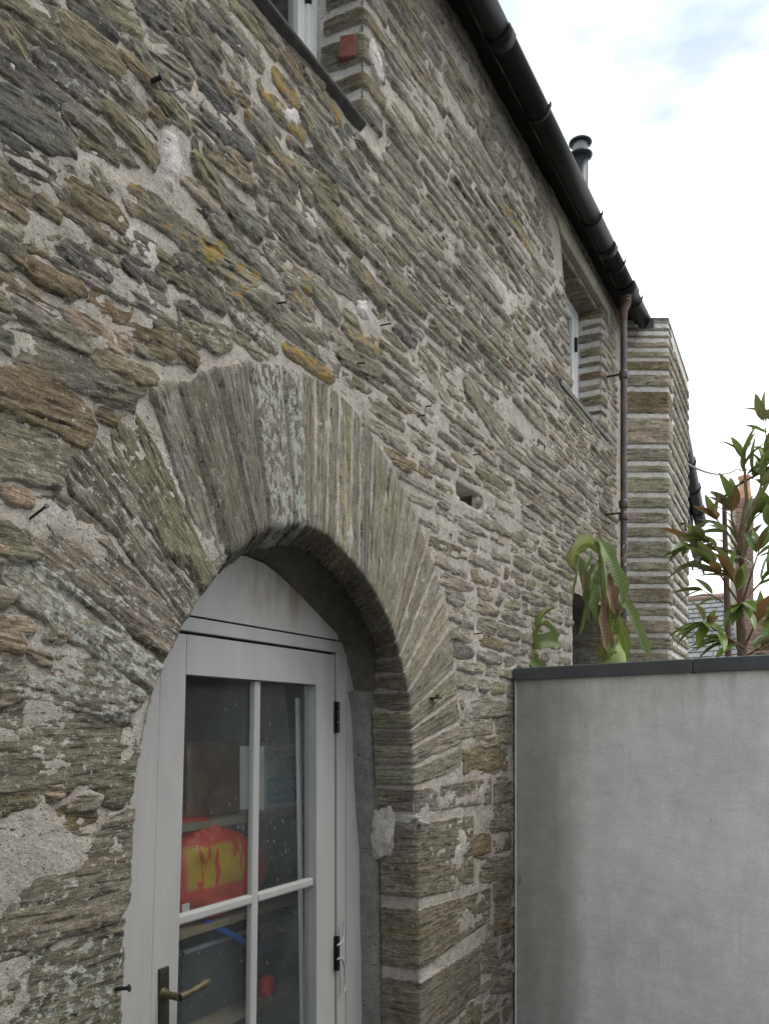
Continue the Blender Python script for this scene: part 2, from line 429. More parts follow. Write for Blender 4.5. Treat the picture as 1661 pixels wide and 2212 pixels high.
# ------------------------------------------------------------------ colour kinds
KC = {'g': (.262, .240, .192), 'd': (.155, .147, .128), 'o': (.232, .208, .138), 'b': (.22, .17, .105), 't': (.34, .27, .19), 'k': (.05, .05, .05), 'p': (.300, .270, .205), 'm': (.232, .208, .158), 'q': (.36, .32, .24), 'r': (.30, .27, .195)}  # k also paints shaded cracks and holes as near-black stone
def colour(kind, var=.12):
    c = np.array(KC[kind]); return c * (1 + var * rng.uniform(-1, 1)) * (1 + .04 * rng.uniform(-1, 1, 3))

# a stone face: height field over an irregular outline, dips below the mortar at its edge
def stone_field(poly, kind='g', yl=.1, wl=.1, res=.006, proud=.012, rough=1.0, ang=None, wob=.006, edge=.010, grow=0.0, smo=-.06):
    poly = np.asarray(poly, float); cen = poly.mean(0); q = poly - cen
    if ang is None:
        cov = q.T @ q; w, v = np.linalg.eigh(cov); e = v[:, 1]; ang = math.atan2(e[1], e[0])
        if (w[1] / w[0]) ** .5 < 2.0: ang = 0.0
        if math.cos(ang) < 0: ang += math.pi
    ca, sa = math.cos(ang), math.sin(ang)
    lp = np.stack([q[:, 0] * ca + q[:, 1] * sa, -q[:, 0] * sa + q[:, 1] * ca], 1)
    m = .016 + grow; x0, z0 = lp.min(0) - m; x1, z1 = lp.max(0) + m
    nx = max(5, int((x1 - x0) / res) + 1); nz = max(5, int((z1 - z0) / (res * .8)) + 1)
    X, Z = np.meshgrid(np.linspace(x0, x1, nx), np.linspace(z0, z1, nz))
    P = np.stack([X, Z], -1); sd_ = rng.uniform(0, 500)
    d = sdist(P, lp) + grow + wob * (1.5 * fbm(X * 16, Z * 34, sd_, 4) + .8 * fbm(X * 50, Z * 90, sd_ + 2, 2)); smx = smo + float(rng.uniform(-.12, .10))
    # corner rounding by inset
    h = proud * sstep(0, edge, d) - .02 * (1 - sstep(-.012, .002, d))
    tx, tz = rng.uniform(-.05, .05), rng.uniform(-.20, -.02) * (1 if (z1 - z0) < .12 else .4)
    body = sstep(-.002, .016, d)
    # strata ledges
    wz = Z + .010 * fbm(X * 5, Z * 9, sd_ + 9, 2)
    bw = rng.uniform(.010, .022); k = wz / bw; fl = np.floor(k); fr_ = k - fl
    h0 = _h(fl, np.zeros_like(fl), np.full_like(fl, int(sd_))); h1 = _h(fl + 1, np.zeros_like(fl), np.full_like(fl, int(sd_)))
    led = (h0 + (h1 - h0) * sstep(.72, 1., fr_) - .5)
    led = led * (0.6 + .6 * fbm(X * 7, Z * 7, sd_ + 4, 2))
    body_h = X * tx + Z * tz + rough * (.0048 * led + .0045 * fbm(X * 7, Z * 26, sd_ + 20, 4) + .0045 * np.abs(fbm(X * 22, Z * 120, sd_ + 25, 3)) + .0035 * fbm(X * 50, Z * 80, sd_ + 30, 2))
    # occasional slots
    slot = np.clip(fbm(X * 6, Z * 48, sd_ + 50, 2) - .42, 0, 1) * .05 * rough
    h = h + body * (np.clip(body_h, -.02, .026) - slot)
    keep = d > -.013
    fk = keep[:-1, :-1] | keep[1:, :-1] | keep[:-1, 1:] | keep[1:, 1:]
    idx = np.arange(nx * nz).reshape(nz, nx)
    Fq = np.stack([idx[:-1, :-1], idx[:-1, 1:], idx[1:, 1:], idx[1:, :-1]], -1)[fk]
    used = np.unique(Fq); remap = np.full(nx * nz, -1); remap[used] = np.arange(len(used)); Fq = remap[Fq]
    V = np.stack([X.ravel(), -h.ravel(), Z.ravel()], 1)[used]
    off = rng.uniform(0, 60, 3)
    c = colour(kind); n = len(V)
    return dict(V=V, F=Fq, lc=V + off, col=np.tile([*c, yl], (n, 1)), wl=np.full(n, wl), sm=(1 - sstep(-.002, .016, d)).ravel()[used] + smx, cen=cen, ang=ang, area=(lp.max(0) - lp.min(0)).prod())
def stone_obj(name, sf, parent, base_y=0.0):
    me = mesh_np(name, sf['V'], sf['F']); attrs(me, sf['lc'], sf['col'], sf['wl'], sf['sm'])
    o = link(name, me, M_STONE, parent); o.location = (sf['cen'][0], base_y, sf['cen'][1]); o.rotation_euler = (0, -sf['ang'], 0)
    return o
def to_world(sf, base_y=0.0):
    ca, sa = math.cos(sf['ang']), math.sin(sf['ang']); V = sf['V']
    return np.stack([V[:, 0] * ca - V[:, 2] * sa + sf['cen'][0], V[:, 1] + base_y, V[:, 0] * sa + V[:, 2] * ca + sf['cen'][1]], 1)

# a block that shows a face and the side that turns into an opening
def bent(A, B, C, Dp, n1, n2, ddir, depth, kind='p', yl=.0, wl=.1, res=.007, gap=.006, rough=.6, proud=.004, sink=.012, along_v=True):
    A, B, C, Dp, n1, n2, ddir = [np.array(q, float) for q in (A, B, C, Dp, n1, n2, ddir)]
    wu = max(np.linalg.norm(B - A), np.linalg.norm(C - Dp)); hv = np.linalg.norm((Dp + C) / 2 - (A + B) / 2)
    nu = max(5, int(wu / (res * .8)) + 1); nv = max(4, int(hv / res) + 1); nd = max(2, int(depth / res) + 1)
    u = np.linspace(0, 1, nu)
    vs = np.concatenate([np.linspace(0, 1, nv)]); ds = np.linspace(0, depth, nd)[1:]
    sdv = rng.uniform(0, 500)
    U, Vv = np.meshgrid(u, np.concatenate([vs * hv, hv + ds]))
    T = np.clip(Vv / hv, 0, 1); Dd = np.clip(Vv - hv, 0, None)
    P = (A[None, None] * (1 - U[..., None]) * (1 - T[..., None]) + B * U[..., None] * (1 - T[..., None]) + C * U[..., None] * T[..., None] + Dp * (1 - U[..., None]) * T[..., None])
    P = P + ddir * Dd[..., None]
    w = sstep(hv - .012, hv + .012, Vv)[..., None]
    Nn = n1 * (1 - w) + n2 * w; Nn = Nn / np.linalg.norm(Nn, axis=-1, keepdims=True)
    lu = U * wu
    eu = np.minimum(lu, wu - lu) - gap * .5 + .0035 * fbm(lu * 40, Vv * 25, sdv, 2)
    ev = Vv + .004 * fbm(lu * 40, Vv * 9, sdv + 3, 2)
    e = np.minimum(eu, ev)
    h = proud * sstep(0, .007, e) - sink * (1 - sstep(-.004, .003, e))
    body = sstep(0, .012, e)
    h = h + body * rough * (.004 * fbm(Vv * 7, lu * 50, sdv + 7, 4) + .0035 * fbm(Vv * 14, lu * 18, sdv + 8, 3) + .0016 * fbm(Vv * 60, lu * 80, sdv + 9, 2))
    h = h - .0035 * np.exp(-((Vv - hv) / .006) ** 2)
    P = P + Nn * h[..., None]
    nr, ncl = U.shape; idx = np.arange(nr * ncl).reshape(nr, ncl)
    Fq = np.stack([idx[:-1, :-1], idx[1:, :-1], idx[1:, 1:], idx[:-1, 1:]], -1).reshape(-1, 4)
    off = rng.uniform(0, 60, 3); c = colour(kind)
    lcv = np.stack([Vv.ravel(), np.zeros(nr * ncl), lu.ravel()], 1) if along_v else np.stack([lu.ravel(), np.zeros(nr * ncl), Vv.ravel()], 1)
    n = nr * ncl
    smv = 1 - sstep(0, .012, e)
    return dict(sm=smv.ravel(), V=P.reshape(-1, 3), F=Fq, lc=lcv + off, col=np.tile([*c, yl], (n, 1)), wl=np.full(n, wl))
def bent_obj(name, b, parent, flip=False):
    F2 = b['F'][:, ::-1] if flip else b['F']
    ctr = b['V'].mean(0)
    me = mesh_np(name, b['V'] - ctr, F2); attrs(me, b['lc'], b['col'], b['wl'], b['sm'])
    o = link(name, me, M_STONE, parent); o.location = ctr; return o

#=====PART2=====
# ------------------------------------------------------------------ traced outlines (source pixels of the wall survey)
def crop(ox, oy, s, items):
    r = []
    for it in items:
        if isinstance(it[0], list):
            poly = it[0]; k = it[1:]
        else:
            x1, y1, x2, y2, tk = it[:5]; k = it[5:]
            dx, dy = x2 - x1, y2 - y1
            poly = [(x1, y1), (x1 + .10 * dx, y1 + .10 * dy - tk * .42), (x1 + .45 * dx, y1 + .45 * dy - tk * .52), (x1 + .88 * dx, y1 + .88 * dy - tk * .42), (x2, y2 - tk * .08),
                    (x2 - .06 * dx, y2 - .06 * dy + tk * .38), (x1 + .5 * dx, y1 + .5 * dy + tk * .5), (x1 + .08 * dx, y1 + .08 * dy + tk * .40)]
        k = list(k) + [0, .1][len(k) - 1:] if len(k) < 3 else list(k)
        r.append(([wp(ox + a / s, oy + b / s) for a, b in poly], k[0], k[1], k[2]))
    return r
T = []
T += crop(0, 0, 2.595, [
 (-120, 430, 500, 850, 215, 'd', 0, .35), (500, 890, 990, 1300, 190, 'd', 0, .3),
 ([(-90, 700), (180, 815), (440, 990), (590, 1285), (420, 1265), (100, 1060), (-90, 900)], 'd', 0, .2),
 (285, 470, 840, 880, 180, 'd', 0, .6), (860, 880, 1310, 1340, 160, 'o', .35, .2),
 (-20, -10, 440, 260, 130, 'o', .1, .2), (420, 255, 900, 680, 190, 'm', .15, .1), (900, 690, 1225, 960, 115, 'm', .1, .4),
 (480, 160, 1020, 580, 215, 'o', 0, .1), (330, 10, 570, 140, 115, 'g', 0, .2), (600, 10, 970, 310, 150, 'd', 0, .2),
 (830, 0, 1190, 260, 180, 'o', 0, .3), (1130, -10, 1445, 245, 150, 'd', 0, .3), (1440, 250, 1640, 450, 95, 'm', .6, .1),
 (1100, 350, 1440, 740, 100, 'g', .6, .1), (1225, 350, 1610, 640, 190, 'g', .3, .2), (1035, 480, 1290, 720, 90, 'b', .2, 0), (1295, 740, 1600, 1090, 150, 'o', .5, .1),
 ([(20, 1060), (250, 1190), (470, 1400), (420, 1490), (230, 1440), (60, 1370), (10, 1200)], 'd', .1, .2),
 (420, 1470, 790, 1700, 160, 'd', 0, .2), (660, 1170, 980, 1340, 95, 'o', .2, .1), (715, 1380, 935, 1610, 135, 'g', 0, .5),
 (1110, 1300, 1415, 1590, 50, 'k', 0, 0), (20, 1530, 260, 1680, 90, 'o', .2, 0), (-40, 120, 195, 430, 110, 'o', .1, .1), (1440, 60, 1680, 270, 150, 'g', 0, .1),  # the k outline is a crack, its shade painted as dark stone
 (1640, 1180, 1700, 1500, 90, 'd', .3, .1), (1500, 520, 1590, 590, 50, 'k', 0, 0)])
T += crop(600, 0, 2.595, [
 (0, 40, 300, 470, 190, 'm', .2, .1), (290, 350, 545, 700, 210, 'g', .45, .7), (80, 60, 505, 430, 115, 'd', 0, .1), (160, 10, 670, 570, 115, 'g', .35, .1),
 (-10, 370, 435, 890, 140, 'g', .1, .3), (110, 690, 365, 905, 60, 'd', 0, 0), (140, 910, 570, 1290, 175, 'd', .3, .2), (560, 1290, 945, 1610, 250, 'm', .2, .1),
 (70, 1330, 350, 1690, 190, 'o', .5, .1), (170, 1250, 610, 1610, 115, 'o', .2, .3), (530, 980, 965, 1510, 130, 'g', .7, .2),
 (620, 720, 1010, 1160, 195, 'o', .95, .1), (1000, 1170, 1430, 1610, 170, 'd', .3, .1), (735, 620, 965, 890, 140, 'o', 1., .1), (960, 900, 1335, 1400, 225, 'g', .4, .4),
 (375, -20, 790, 450, 110, 'o', .6, .1), (800, 420, 990, 690, 95, 'b', .4, .2), (1000, 600, 1290, 1000, 95, 'o', .5, .3), (1170, 800, 1315, 1040, 75, 'o', .9, 0),
 (1290, 1090, 1545, 1450, 100, 'd', .4, .1), (1355, 1080, 1510, 1250, 50, 'd', 0, 0), (860, 1190, 1080, 1400, 85, 'g', .5, .3), (1090, 1490, 1300, 1670, 120, 'o', .5, 0),
 (835, 320, 1165, 740, 90, 'm', .2, .1), (1330, 1270, 1560, 1600, 90, 'g', .3, .1), (180, 640, 540, 860, 70, 'b', .5, .2)])
T += crop(0, 600, 2.595, [
 (560, 30, 1050, 335, 190, 'b', .3, .2), (1030, 420, 1420, 660, 135, 'd', .2, .3), (1310, 640, 1700, 850, 175, 'o', .5, .1),
 ([(1005, 70), (1130, 40), (1290, 100), (1680, 420), (1680, 590), (1540, 520), (1310, 330), (1090, 200)], 'm', .75, .1),
 (315, 150, 480, 270, 75, 'o', .1, .1), (500, 320, 790, 485, 70, 'k', 0, 0), (390, 400, 700, 480, 80, 'o', .1, .3),  # the k outline paints the shade of a deep crevice
 (530, 550, 910, 780, 155, 'd', .2, .3), (890, 780, 1310, 1010, 175, 'g', .3, .2), (1180, 1000, 1700, 1290, 165, 'm', .3, .2),
 (-60, 420, 210, 600, 180, 'd', 0, .3), ([(90, 610), (200, 540), (640, 760), (695, 910), (560, 945), (280, 790)], 'b', .1, .1),
 ([(725, 990), (790, 890), (1105, 1040), (1080, 1135), (920, 1090)], 'b', 0, .1),
 ([(945, 1085), (1230, 1150), (1500, 1310), (1655, 1440), (1400, 1495), (1200, 1330), (950, 1160)], 'b', 0, .2),
 (515, 1050, 1090, 1390, 95, 't', 0, .1), (100, 1010, 430, 1220, 125, 'g', .1, .3), (415, 1225, 770, 1370, 125, 'm', .1, .2), (-20, 750, 440, 990, 60, 't', 0, .1),
 ([(105, 1265), (300, 1280), (740, 1480), (1010, 1660), (700, 1680), (230, 1560), (120, 1430)], 'm', .15, .3),
 (755, 1430, 1300, 1640, 110, 'o', 0, .2), (1025, 640, 1185, 800, 80, 'd', 0, 0), (1480, 620, 1680, 730, 65, 'd', 0, 0), (1495, 1010, 1680, 1130, 65, 'd', 0, .2),
 (290, 500, 410, 570, 55, 'o', 0, 0), (-30, 100, 200, 260, 80, 't', 0, .2), (-30, 950, 40, 1010, 60, 'o', 0, .3), (-30, 1230, 70, 1350, 120, 'g', 0, .4), (1200, 740, 1390, 870, 30, 'd', 0, 0)])
T += crop(600, 600, 2.595, [
 ([(110, 420), (370, 540), (620, 780), (590, 830), (470, 890), (330, 780), (90, 590)], 'g', .95, .1),
 (20, 80, 225, 280, 65, 'k', 0, .2), (230, 300, 570, 620, 145, 'g', .1, .1), (560, 600, 835, 850, 150, 'g', .1, .1), (245, 30, 645, 410, 155, 'g', .4, .3),
 (730, 30, 1130, 390, 190, 'g', .1, .2), (735, 215, 1020, 560, 140, 'g', .2, .3), (1000, 560, 1540, 990, 175, 'g', .1, .2), (1095, 80, 1500, 560, 175, 'o', .4, .1),
 (1280, 0, 1690, 420, 150, 'g', .3, .1), (1120, 400, 1295, 630, 85, 'g', .1, .4), (1380, 640, 1690, 1000, 170, 'o', .5, .1), (685, 530, 1080, 880, 125, 'g', .8, .1),
 (1080, 860, 1295, 1110, 205, 'g', .6, .3), (-10, 680, 345, 1020, 215, 'm', .2, .1),
 ([(370, 1010), (540, 1080), (750, 1220), (770, 1400), (640, 1340), (560, 1250), (450, 1150)], 'm', .4, .8),
 ([(520, 930), (650, 900), (800, 1000), (1100, 1200), (1300, 1450), (1290, 1605), (1100, 1480), (830, 1250), (600, 1030)], 'm', .4, .15),
 (910, 880, 1145, 1150, 95, 'g', .85, .3), (820, 1370, 1250, 1650, 95, 'b', .95, .1), ([(-60, 1000), (180, 1130), (380, 1250), (380, 1370), (230, 1390), (0, 1240)], 'o', .3, .6),
 (-60, 1350, 95, 1470, 130, 'b', 0, .2), (1330, 1205, 1690, 1430, 150, 'o', .8, .1), (1290, 1420, 1690, 1620, 140, 'm', .3, .1), (1340, 1090, 1450, 1165, 65, 'o', .5, 0), (1500, 500, 1690, 700, 120, 'g', .3, .1)])
T += crop(0, 1200, 2.595, [
 ([(-60, 60), (250, 50), (540, 215), (740, 380), (785, 480), (700, 595), (400, 470), (130, 360), (-60, 280)], 'b', .15, .3),
 ([(-60, 450), (150, 465), (430, 570), (550, 720), (490, 945), (340, 945), (100, 860), (-60, 850)], 'm', .2, .45),
 ([(430, -10), (700, 15), (1000, 105), (1160, 205), (1105, 315), (900, 265), (620, 125)], 'm', .25, .3),
 ([(880, -30), (1130, -10), (1295, 90), (1200, 185), (1000, 95)], 'o', 0, .2),
 (35, 1030, 270, 1100, 70, 't', 0, 0), ([(-40, 1395), (90, 1450), (65, 1545), (-40, 1530)], 't', 0, .1), (840, 380, 950, 430, 60, 'b', 0, .1)])
T += crop(0, 1800, 2.595, [
 ([(90, 40), (340, 80), (650, 350), (800, 470), (1000, 620), (1100, 800), (1345, 955), (1250, 1105), (1000, 940), (850, 850), (700, 725), (500, 640), (420, 500), (130, 340), (60, 200)], 'm', .1, .85),
 ([(490, 930), (560, 900), (900, 960), (1100, 1150), (1180, 1210), (1060, 1375), (800, 1290), (500, 1235), (200, 1150), (180, 960), (300, 930)], 'm', 0, .8),
 ([(-60, 800), (180, 800), (155, 1200), (-60, 1290)], 'm', 0, .6), (-30, 720, 180, 770, 90, 't', 0, .2), (240, 830, 420, 900, 50, 't', 0, .2), (-30, 590, 255, 620, 55, 't', 0, .3),
 ([(-80, 1385), (320, 1290), (700, 1335), (1060, 1430), (1165, 1661), (1130, 1700), (1100, 1980), (1030, 2090), (920, 2060), (800, 1900), (640, 1880), (440, 2060), (-80, 2170)], 'm', .1, .5)])
T += crop(0, 2400, 2.381, [
 ([(-80, 760), (400, 770), (760, 780), (860, 640), (1005, 600), (985, 900), (950, 1300), (880, 1400), (540, 1460), (300, 1590), (-80, 1620)], 'm', .1, .5),
 ([(-80, 1720), (430, 1610), (800, 1490), (935, 1440), (920, 1900), (895, 2260), (-80, 2260)], 'm', 0, .7),
 ([(465, 550), (590, 545), (720, 590), (690, 625), (560, 700), (480, 640)], 'b', .3, 0), (340, 400, 480, 410, 40, 't', 0, 0)])
# left-hand voussoirs
VL = [([(224, 1485), (316, 1443), (358, 1493), (428, 1574), (470, 1632), (532, 1755), (551, 1800), (590, 1858), (634, 1928), (590, 2003), (560, 1985), (505, 1890), (440, 1800), (385, 1732), (293, 1643), (247, 1585)], 'm', .15, .6),
 ([(60, 1640), (180, 1620), (250, 1655), (330, 1745), (370, 1800), (462, 1900), (532, 1973), (574, 2034), (532, 2126), (416, 2031), (328, 1962), (239, 1877), (143, 1819), (80, 1750), (10, 1680)], 'm', .15, .6),
 ([(378, 1381), (439, 1354), (465, 1400), (512, 1490), (560, 1590), (610, 1700), (640, 1775), (690, 1862), (650, 1905), (610, 1840), (548, 1790), (500, 1700), (415, 1520), (388, 1450)], 'o', .1, .4),
 ([(500, 1280), (560, 1250), (580, 1310), (620, 1420), (665, 1560), (700, 1660), (735, 1790), (700, 1835), (665, 1740), (610, 1600), (560, 1450), (535, 1370)], 'g', .35, .4),
 ([(10, 1700), (60, 1735), (120, 1800), (60, 1830), (-30, 1780), (-30, 1700)], 'o', 0, .2)]
VLp = [([wp(*q) for q in p], k, y, w) for p, k, y, w in VL]
# right of the arch and the long dark stones
T += crop(1250, 2220, 1.3288, [([(x0, y0 + 6), (x1, y0 - 4), (x1, y1 - 8), (x0, y1 + 8)], k, 0, .1) for x0, y0, x1, y1, k in [
 (350, 85, 508, 145, 'g'), (330, 165, 460, 220, 'p'), (482, 155, 545, 268, 'p'), (335, 238, 480, 275, 'p'), (335, 292, 543, 382, 'b'), (472, 435, 545, 510, 'm'),
 (388, 548, 546, 640, 'm'), (384, 660, 452, 735, 'b'), (472, 645, 545, 722, 'b'), (392, 760, 545, 850, 'm'), (470, 862, 545, 918, 'm'), (475, 930, 545, 1010, 'm'), (472, 1020, 540, 1075, 'b'), (418, 1130, 500, 1240, 'm'), (462, 1240, 545, 1330, 'm')]])
T += crop(1250, 1110, 1.3288, [(470, 235, 735, 500, 75, 'k', 0, .15), (640, 130, 820, 330, 22, 'k', 0, 0), (335, 170, 540, 440, 120, 'p', .2, .1), (150, 50, 285, 250, 110, 'p', .2, .1)])
T += crop(1250, 0, 1.3288, [(235, 1245, 375, 1395, 28, 'k', 0, 0), (255, 1030, 345, 1150, 45, 'k', 0, .1), (515, 890, 625, 1080, 26, 'o', 1., 0)])

# ------------------------------------------------------------------ the arch line and other openings, in wall coordinates
G_ = 0.0
IL = [(376, 3329), (384, 3160), (429, 2619), (451, 2483), (489, 2303), (519, 2182), (534, 2130), (579, 2032), (625, 1957), (685, 1866), (752, 1791), (835, 1731)]
IR = [(871, 1712), (933, 1701), (1001, 1707), (1055, 1734), (1098, 1772), (1147, 1826), (1197, 1890), (1241, 1972), (1273, 2041), (1298, 2130), (1323, 2237), (1336, 2332), (1342, 2459), (1346, 2585), (1349, 2648), (1359, 2760), (1366, 3329)]
ARCH = [wp(*p) for p in IL + IR]
ARCH = [(ARCH[0][0] - .01, 0.0)] + ARCH + [(ARCH[-1][0], 0.0)]
WIN1 = [(1.40, 3.33), (2.225, 3.33), (2.225, 3.98), (1.40, 3.98)]
a, b_ = onY(1239, 861), onY(1305, 958); c1, c2 = onY(1208.6, 508), onY(1295, 631)
W2 = (4.19, 5.0, 3.285, 4.0)
WIN2 = [(4.43, W2[2]), (W2[1], W2[2]), (W2[1], W2[3]), (W2[0] + .01, W2[3])]
NICHE = [(4.42, 0.0), (5.12, 0.0), (5.12, 2.29), (4.42, 2.29)]
HOLE = [wp(*p) for p in [(1481, 1577), (1495, 1574), (1560, 1616), (1568, 1655), (1540, 1650), (1487, 1608)]]
ZT = 4.15; XE = 5.62
OPEN = [ARCH, WIN1, WIN2, NICHE]

# ------------------------------------------------------------------ THE HOUSE
house = thing('stone_house', 'old grey-brown rubble stone house with arched door, black gutter and small upper windows', 'house')
def wall_mesh():
    res = .0125
    xs = np.arange(.35, XE + res, res); zs = np.arange(-.02, ZT + res, res)
    X, Z = np.meshgrid(xs, zs); P = np.stack([X, Z], -1)
    keep = np.ones(X.shape, bool); 
    h = -.0005 + .007 * fbm(X * 3.3, Z * 4.5, 3, 3) + .006 * fbm(X * 14, Z * 24, 9, 4) + .003 * fbm(X * 60, Z * 60, 5, 2)
    near = 1e9 * np.ones(X.shape)
    for op in OPEN:
        x0, z0 = np.min(op, 0) - .05; x1, z1 = np.max(op, 0) + .05
        m = (X > x0) & (X < x1) & (Z > z0) & (Z < z1)
        dd = sdist(P[m], op); near[m] = np.minimum(near[m], np.abs(dd)); ins = np.zeros(X.shape, bool); ins[m] = dd > 0; keep &= ~ins
        # snap the inner neighbours to the outline
        o = np.asarray(op, float)
        cand = ins & (np.pad(~ins, 1, constant_values=True)[:-2, 1:-1] | np.pad(~ins, 1, constant_values=True)[2:, 1:-1] | np.pad(~ins, 1, constant_values=True)[1:-1, :-2] | np.pad(~ins, 1, constant_values=True)[1:-1, 2:]
              | np.pad(~ins, 1, constant_values=True)[:-2, :-2] | np.pad(~ins, 1, constant_values=True)[2:, 2:] | np.pad(~ins, 1, constant_values=True)[:-2, 2:] | np.pad(~ins, 1, constant_values=True)[2:, :-2])
        for (i, j) in zip(*np.nonzero(cand)):
            p = np.array([X[i, j], Z[i, j]]); best = None
            for k in range(len(o)):
                a_, b2 = o[k], o[(k + 1) % len(o)]; ab = b2 - a_; t_ = np.clip((p - a_) @ ab / max(ab @ ab, 1e-12), 0, 1); q = a_ + t_ * ab; dq = np.hypot(*(p - q))
                if best is None or dq < best[0]: best = (dq, q)
            X[i, j], Z[i, j] = best[1]
        keep |= cand
    h = h * sstep(0, .03, near) - .006 * (1 - sstep(0, .02, near))
    dh = sdist(np.stack([X, Z], -1), HOLE); h = h - .14 * sstep(-.004, .006, dh)
    y = -h
    idx = np.arange(X.size).reshape(X.shape)
    fk = keep[:-1, :-1] & keep[1:, :-1] & keep[:-1, 1:] & keep[1:, 1:]
    Fq = np.stack([idx[:-1, :-1], idx[:-1, 1:], idx[1:, 1:], idx[1:, :-1]], -1)[fk]
    V = np.stack([X.ravel(), y.ravel(), Z.ravel()], 1)
    used = np.unique(Fq); rm = np.full(X.size, -1); rm[used] = np.arange(len(used))
    me = mesh_np('wall', V[used], rm[Fq]); return me
wall = link('wall', wall_mesh(), M_MORTAR, house)

def dxz(z): return .13 * sstep(1.60, 1.90, np.asarray(z, float))
# reveals: strips that run from an outline into the wall
def reveal(poly, y0, y1, name, m, parent, grow=0.0, closed=False, ny=8, amp=.004, step=.02, shift=None, drop=None):
    p = np.asarray(poly, float); pts = []
    n = len(p) if closed else len(p) - 1
    for i in range(n):
        a_, b2 = p[i], p[(i + 1) % len(p)]; k = max(1, int(np.hypot(*(b2 - a_)) / step))
        for j in range(k): pts.append(a_ + (b2 - a_) * j / k)
    if not closed: pts.append(p[-1])
    pts = np.array(pts); m_ = len(pts)
    nx_ = np.roll(pts, -1, 0) - np.roll(pts, 1, 0)
    if not closed: nx_[0] = pts[1] - pts[0]; nx_[-1] = pts[-1] - pts[-2]
    nx_ /= np.maximum(np.linalg.norm(nx_, axis=1, keepdims=True), 1e-9)
    nrm = np.stack([-nx_[:, 1], nx_[:, 0]], 1)      # clockwise outline: points outward
    ys = np.linspace(y0, y1, ny)
    s = np.arange(m_)[:, None] * step
    dsp = grow + amp * fbm(np.broadcast_to(s * 12, (m_, ny)).copy(), np.broadcast_to(ys[None] * 30, (m_, ny)).copy(), 7, 3)
    V = np.zeros((m_, ny, 3)); V[..., 0] = pts[:, None, 0] + nrm[:, None, 0] * dsp; V[..., 2] = pts[:, None, 1] + nrm[:, None, 1] * dsp; V[..., 1] = ys[None]
    if drop is not None: V[..., 2] -= .07 * sstep(1.85, 2.05, pts[:, 1])[:, None] * drop(ys)[None]
    if shift is not None: V[..., 0] += dxz(pts[:, 1])[:, None] * shift(ys)[None]
    idx = np.arange(m_ * ny).reshape(m_, ny)
    if closed: idx = np.vstack([idx, idx[:1]])
    Fq = np.stack([idx[:-1, :-1], idx[1:, :-1], idx[1:, 1:], idx[:-1, 1:]], -1).reshape(-1, 4)
    me = mesh_np(name, V.reshape(-1, 3), Fq); return link(name, me, m, parent)
reveal(ARCH, .002, .142, 'arch_soffit', M_MORTAR, wall, grow=.004, shift=lambda y: y / .138)
# deeper order behind the voussoirs
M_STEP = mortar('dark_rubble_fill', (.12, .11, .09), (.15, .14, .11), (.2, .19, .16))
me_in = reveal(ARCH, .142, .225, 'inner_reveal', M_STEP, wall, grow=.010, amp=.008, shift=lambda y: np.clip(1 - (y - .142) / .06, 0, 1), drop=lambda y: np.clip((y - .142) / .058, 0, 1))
def ring(poly, g0, g1, y, name, m, parent):
    p = np.asarray(poly, float); nx_ = np.gradient(p, axis=0); nx_ /= np.linalg.norm(nx_, axis=1, keepdims=True); nr = np.stack([-nx_[:, 1], nx_[:, 0]], 1)
    a_ = p + nr * g0; b2 = p + nr * g1; V = [(q[0], y, q[1]) for q in a_] + [(q[0], y, q[1]) for q in b2]; n = len(p)
    mb = MB().add(V, [(i, i + 1, n + i + 1, n + i) for i in range(n - 1)]); return mb.build(name, m, parent)

for op in (WIN1, WIN2):
    reveal([op[0], op[3], op[2], op[1]], .002, .2, 'window_reveal', M_MORTW, wall, grow=.002, closed=True, ny=10)
reveal([NICHE[0], NICHE[3], NICHE[2], NICHE[1]], .002, .45, 'niche_reveal', M_CEMENT, wall, grow=.002, closed=False, ny=12)
MB().box((4.3, .44, -.0), (5.25, .47, 2.4)).build('niche_back', M_CEMENT, wall)

# ---- stones of the wall
RES = .01
OG = np.zeros((int(4.6 / RES), int(6.0 / RES)), bool)
gx, gz = np.meshgrid((np.arange(OG.shape[1]) + .5) * RES, (np.arange(OG.shape[0]) + .5) * RES); GP = np.stack([gx, gz], -1)
def cells(poly, g=0.0):
    p = np.asarray(poly); x0, z0 = p.min(0) - abs(g) - RES; x1, z1 = p.max(0) + abs(g) + RES
    i0, i1 = max(0, int(z0 / RES)), min(OG.shape[0], int(z1 / RES) + 2); j0, j1 = max(0, int(x0 / RES)), min(OG.shape[1], int(x1 / RES) + 2)
    if i1 <= i0 or j1 <= j0: return None
    return (slice(i0, i1), slice(j0, j1)), sdist(GP[i0:i1, j0:j1], p) > -g
def occupy(poly, g=0.0):
    r = cells(poly, g)
    if r: OG[r[0]] |= r[1]
def frac(poly):
    r = cells(poly)
    if r is None or r[1].sum() == 0: return 1.0
    return OG[r[0]][r[1]].mean()
EXT = [(224, 1485), (316, 1443), (378, 1381), (439, 1354), (497, 1290), (565, 1245), (690, 1190), (735, 1181), (817, 1170), (898, 1180), (952, 1190), (1012, 1220), (1071, 1250), (1120, 1293), (1169, 1350), (1212, 1420), (1261, 1500), (1315, 1600), (1358, 1690), (1386, 1770), (1413, 1850), (1440, 1935), (1455, 2010), (1470, 2105), (1484, 2250), (1492, 2350), (1498, 2510)]
arch_zone = [wp(*p) for p in EXT] + [wp(1498, 2520), wp(1362, 2530)] + [wp(*p) for p in IR[::-1][3:]] + [wp(*p) for p in IL[::-1][:-4]] + [wp(530, 2130), wp(300, 1960), wp(100, 1830)]
occupy(arch_zone, .004)
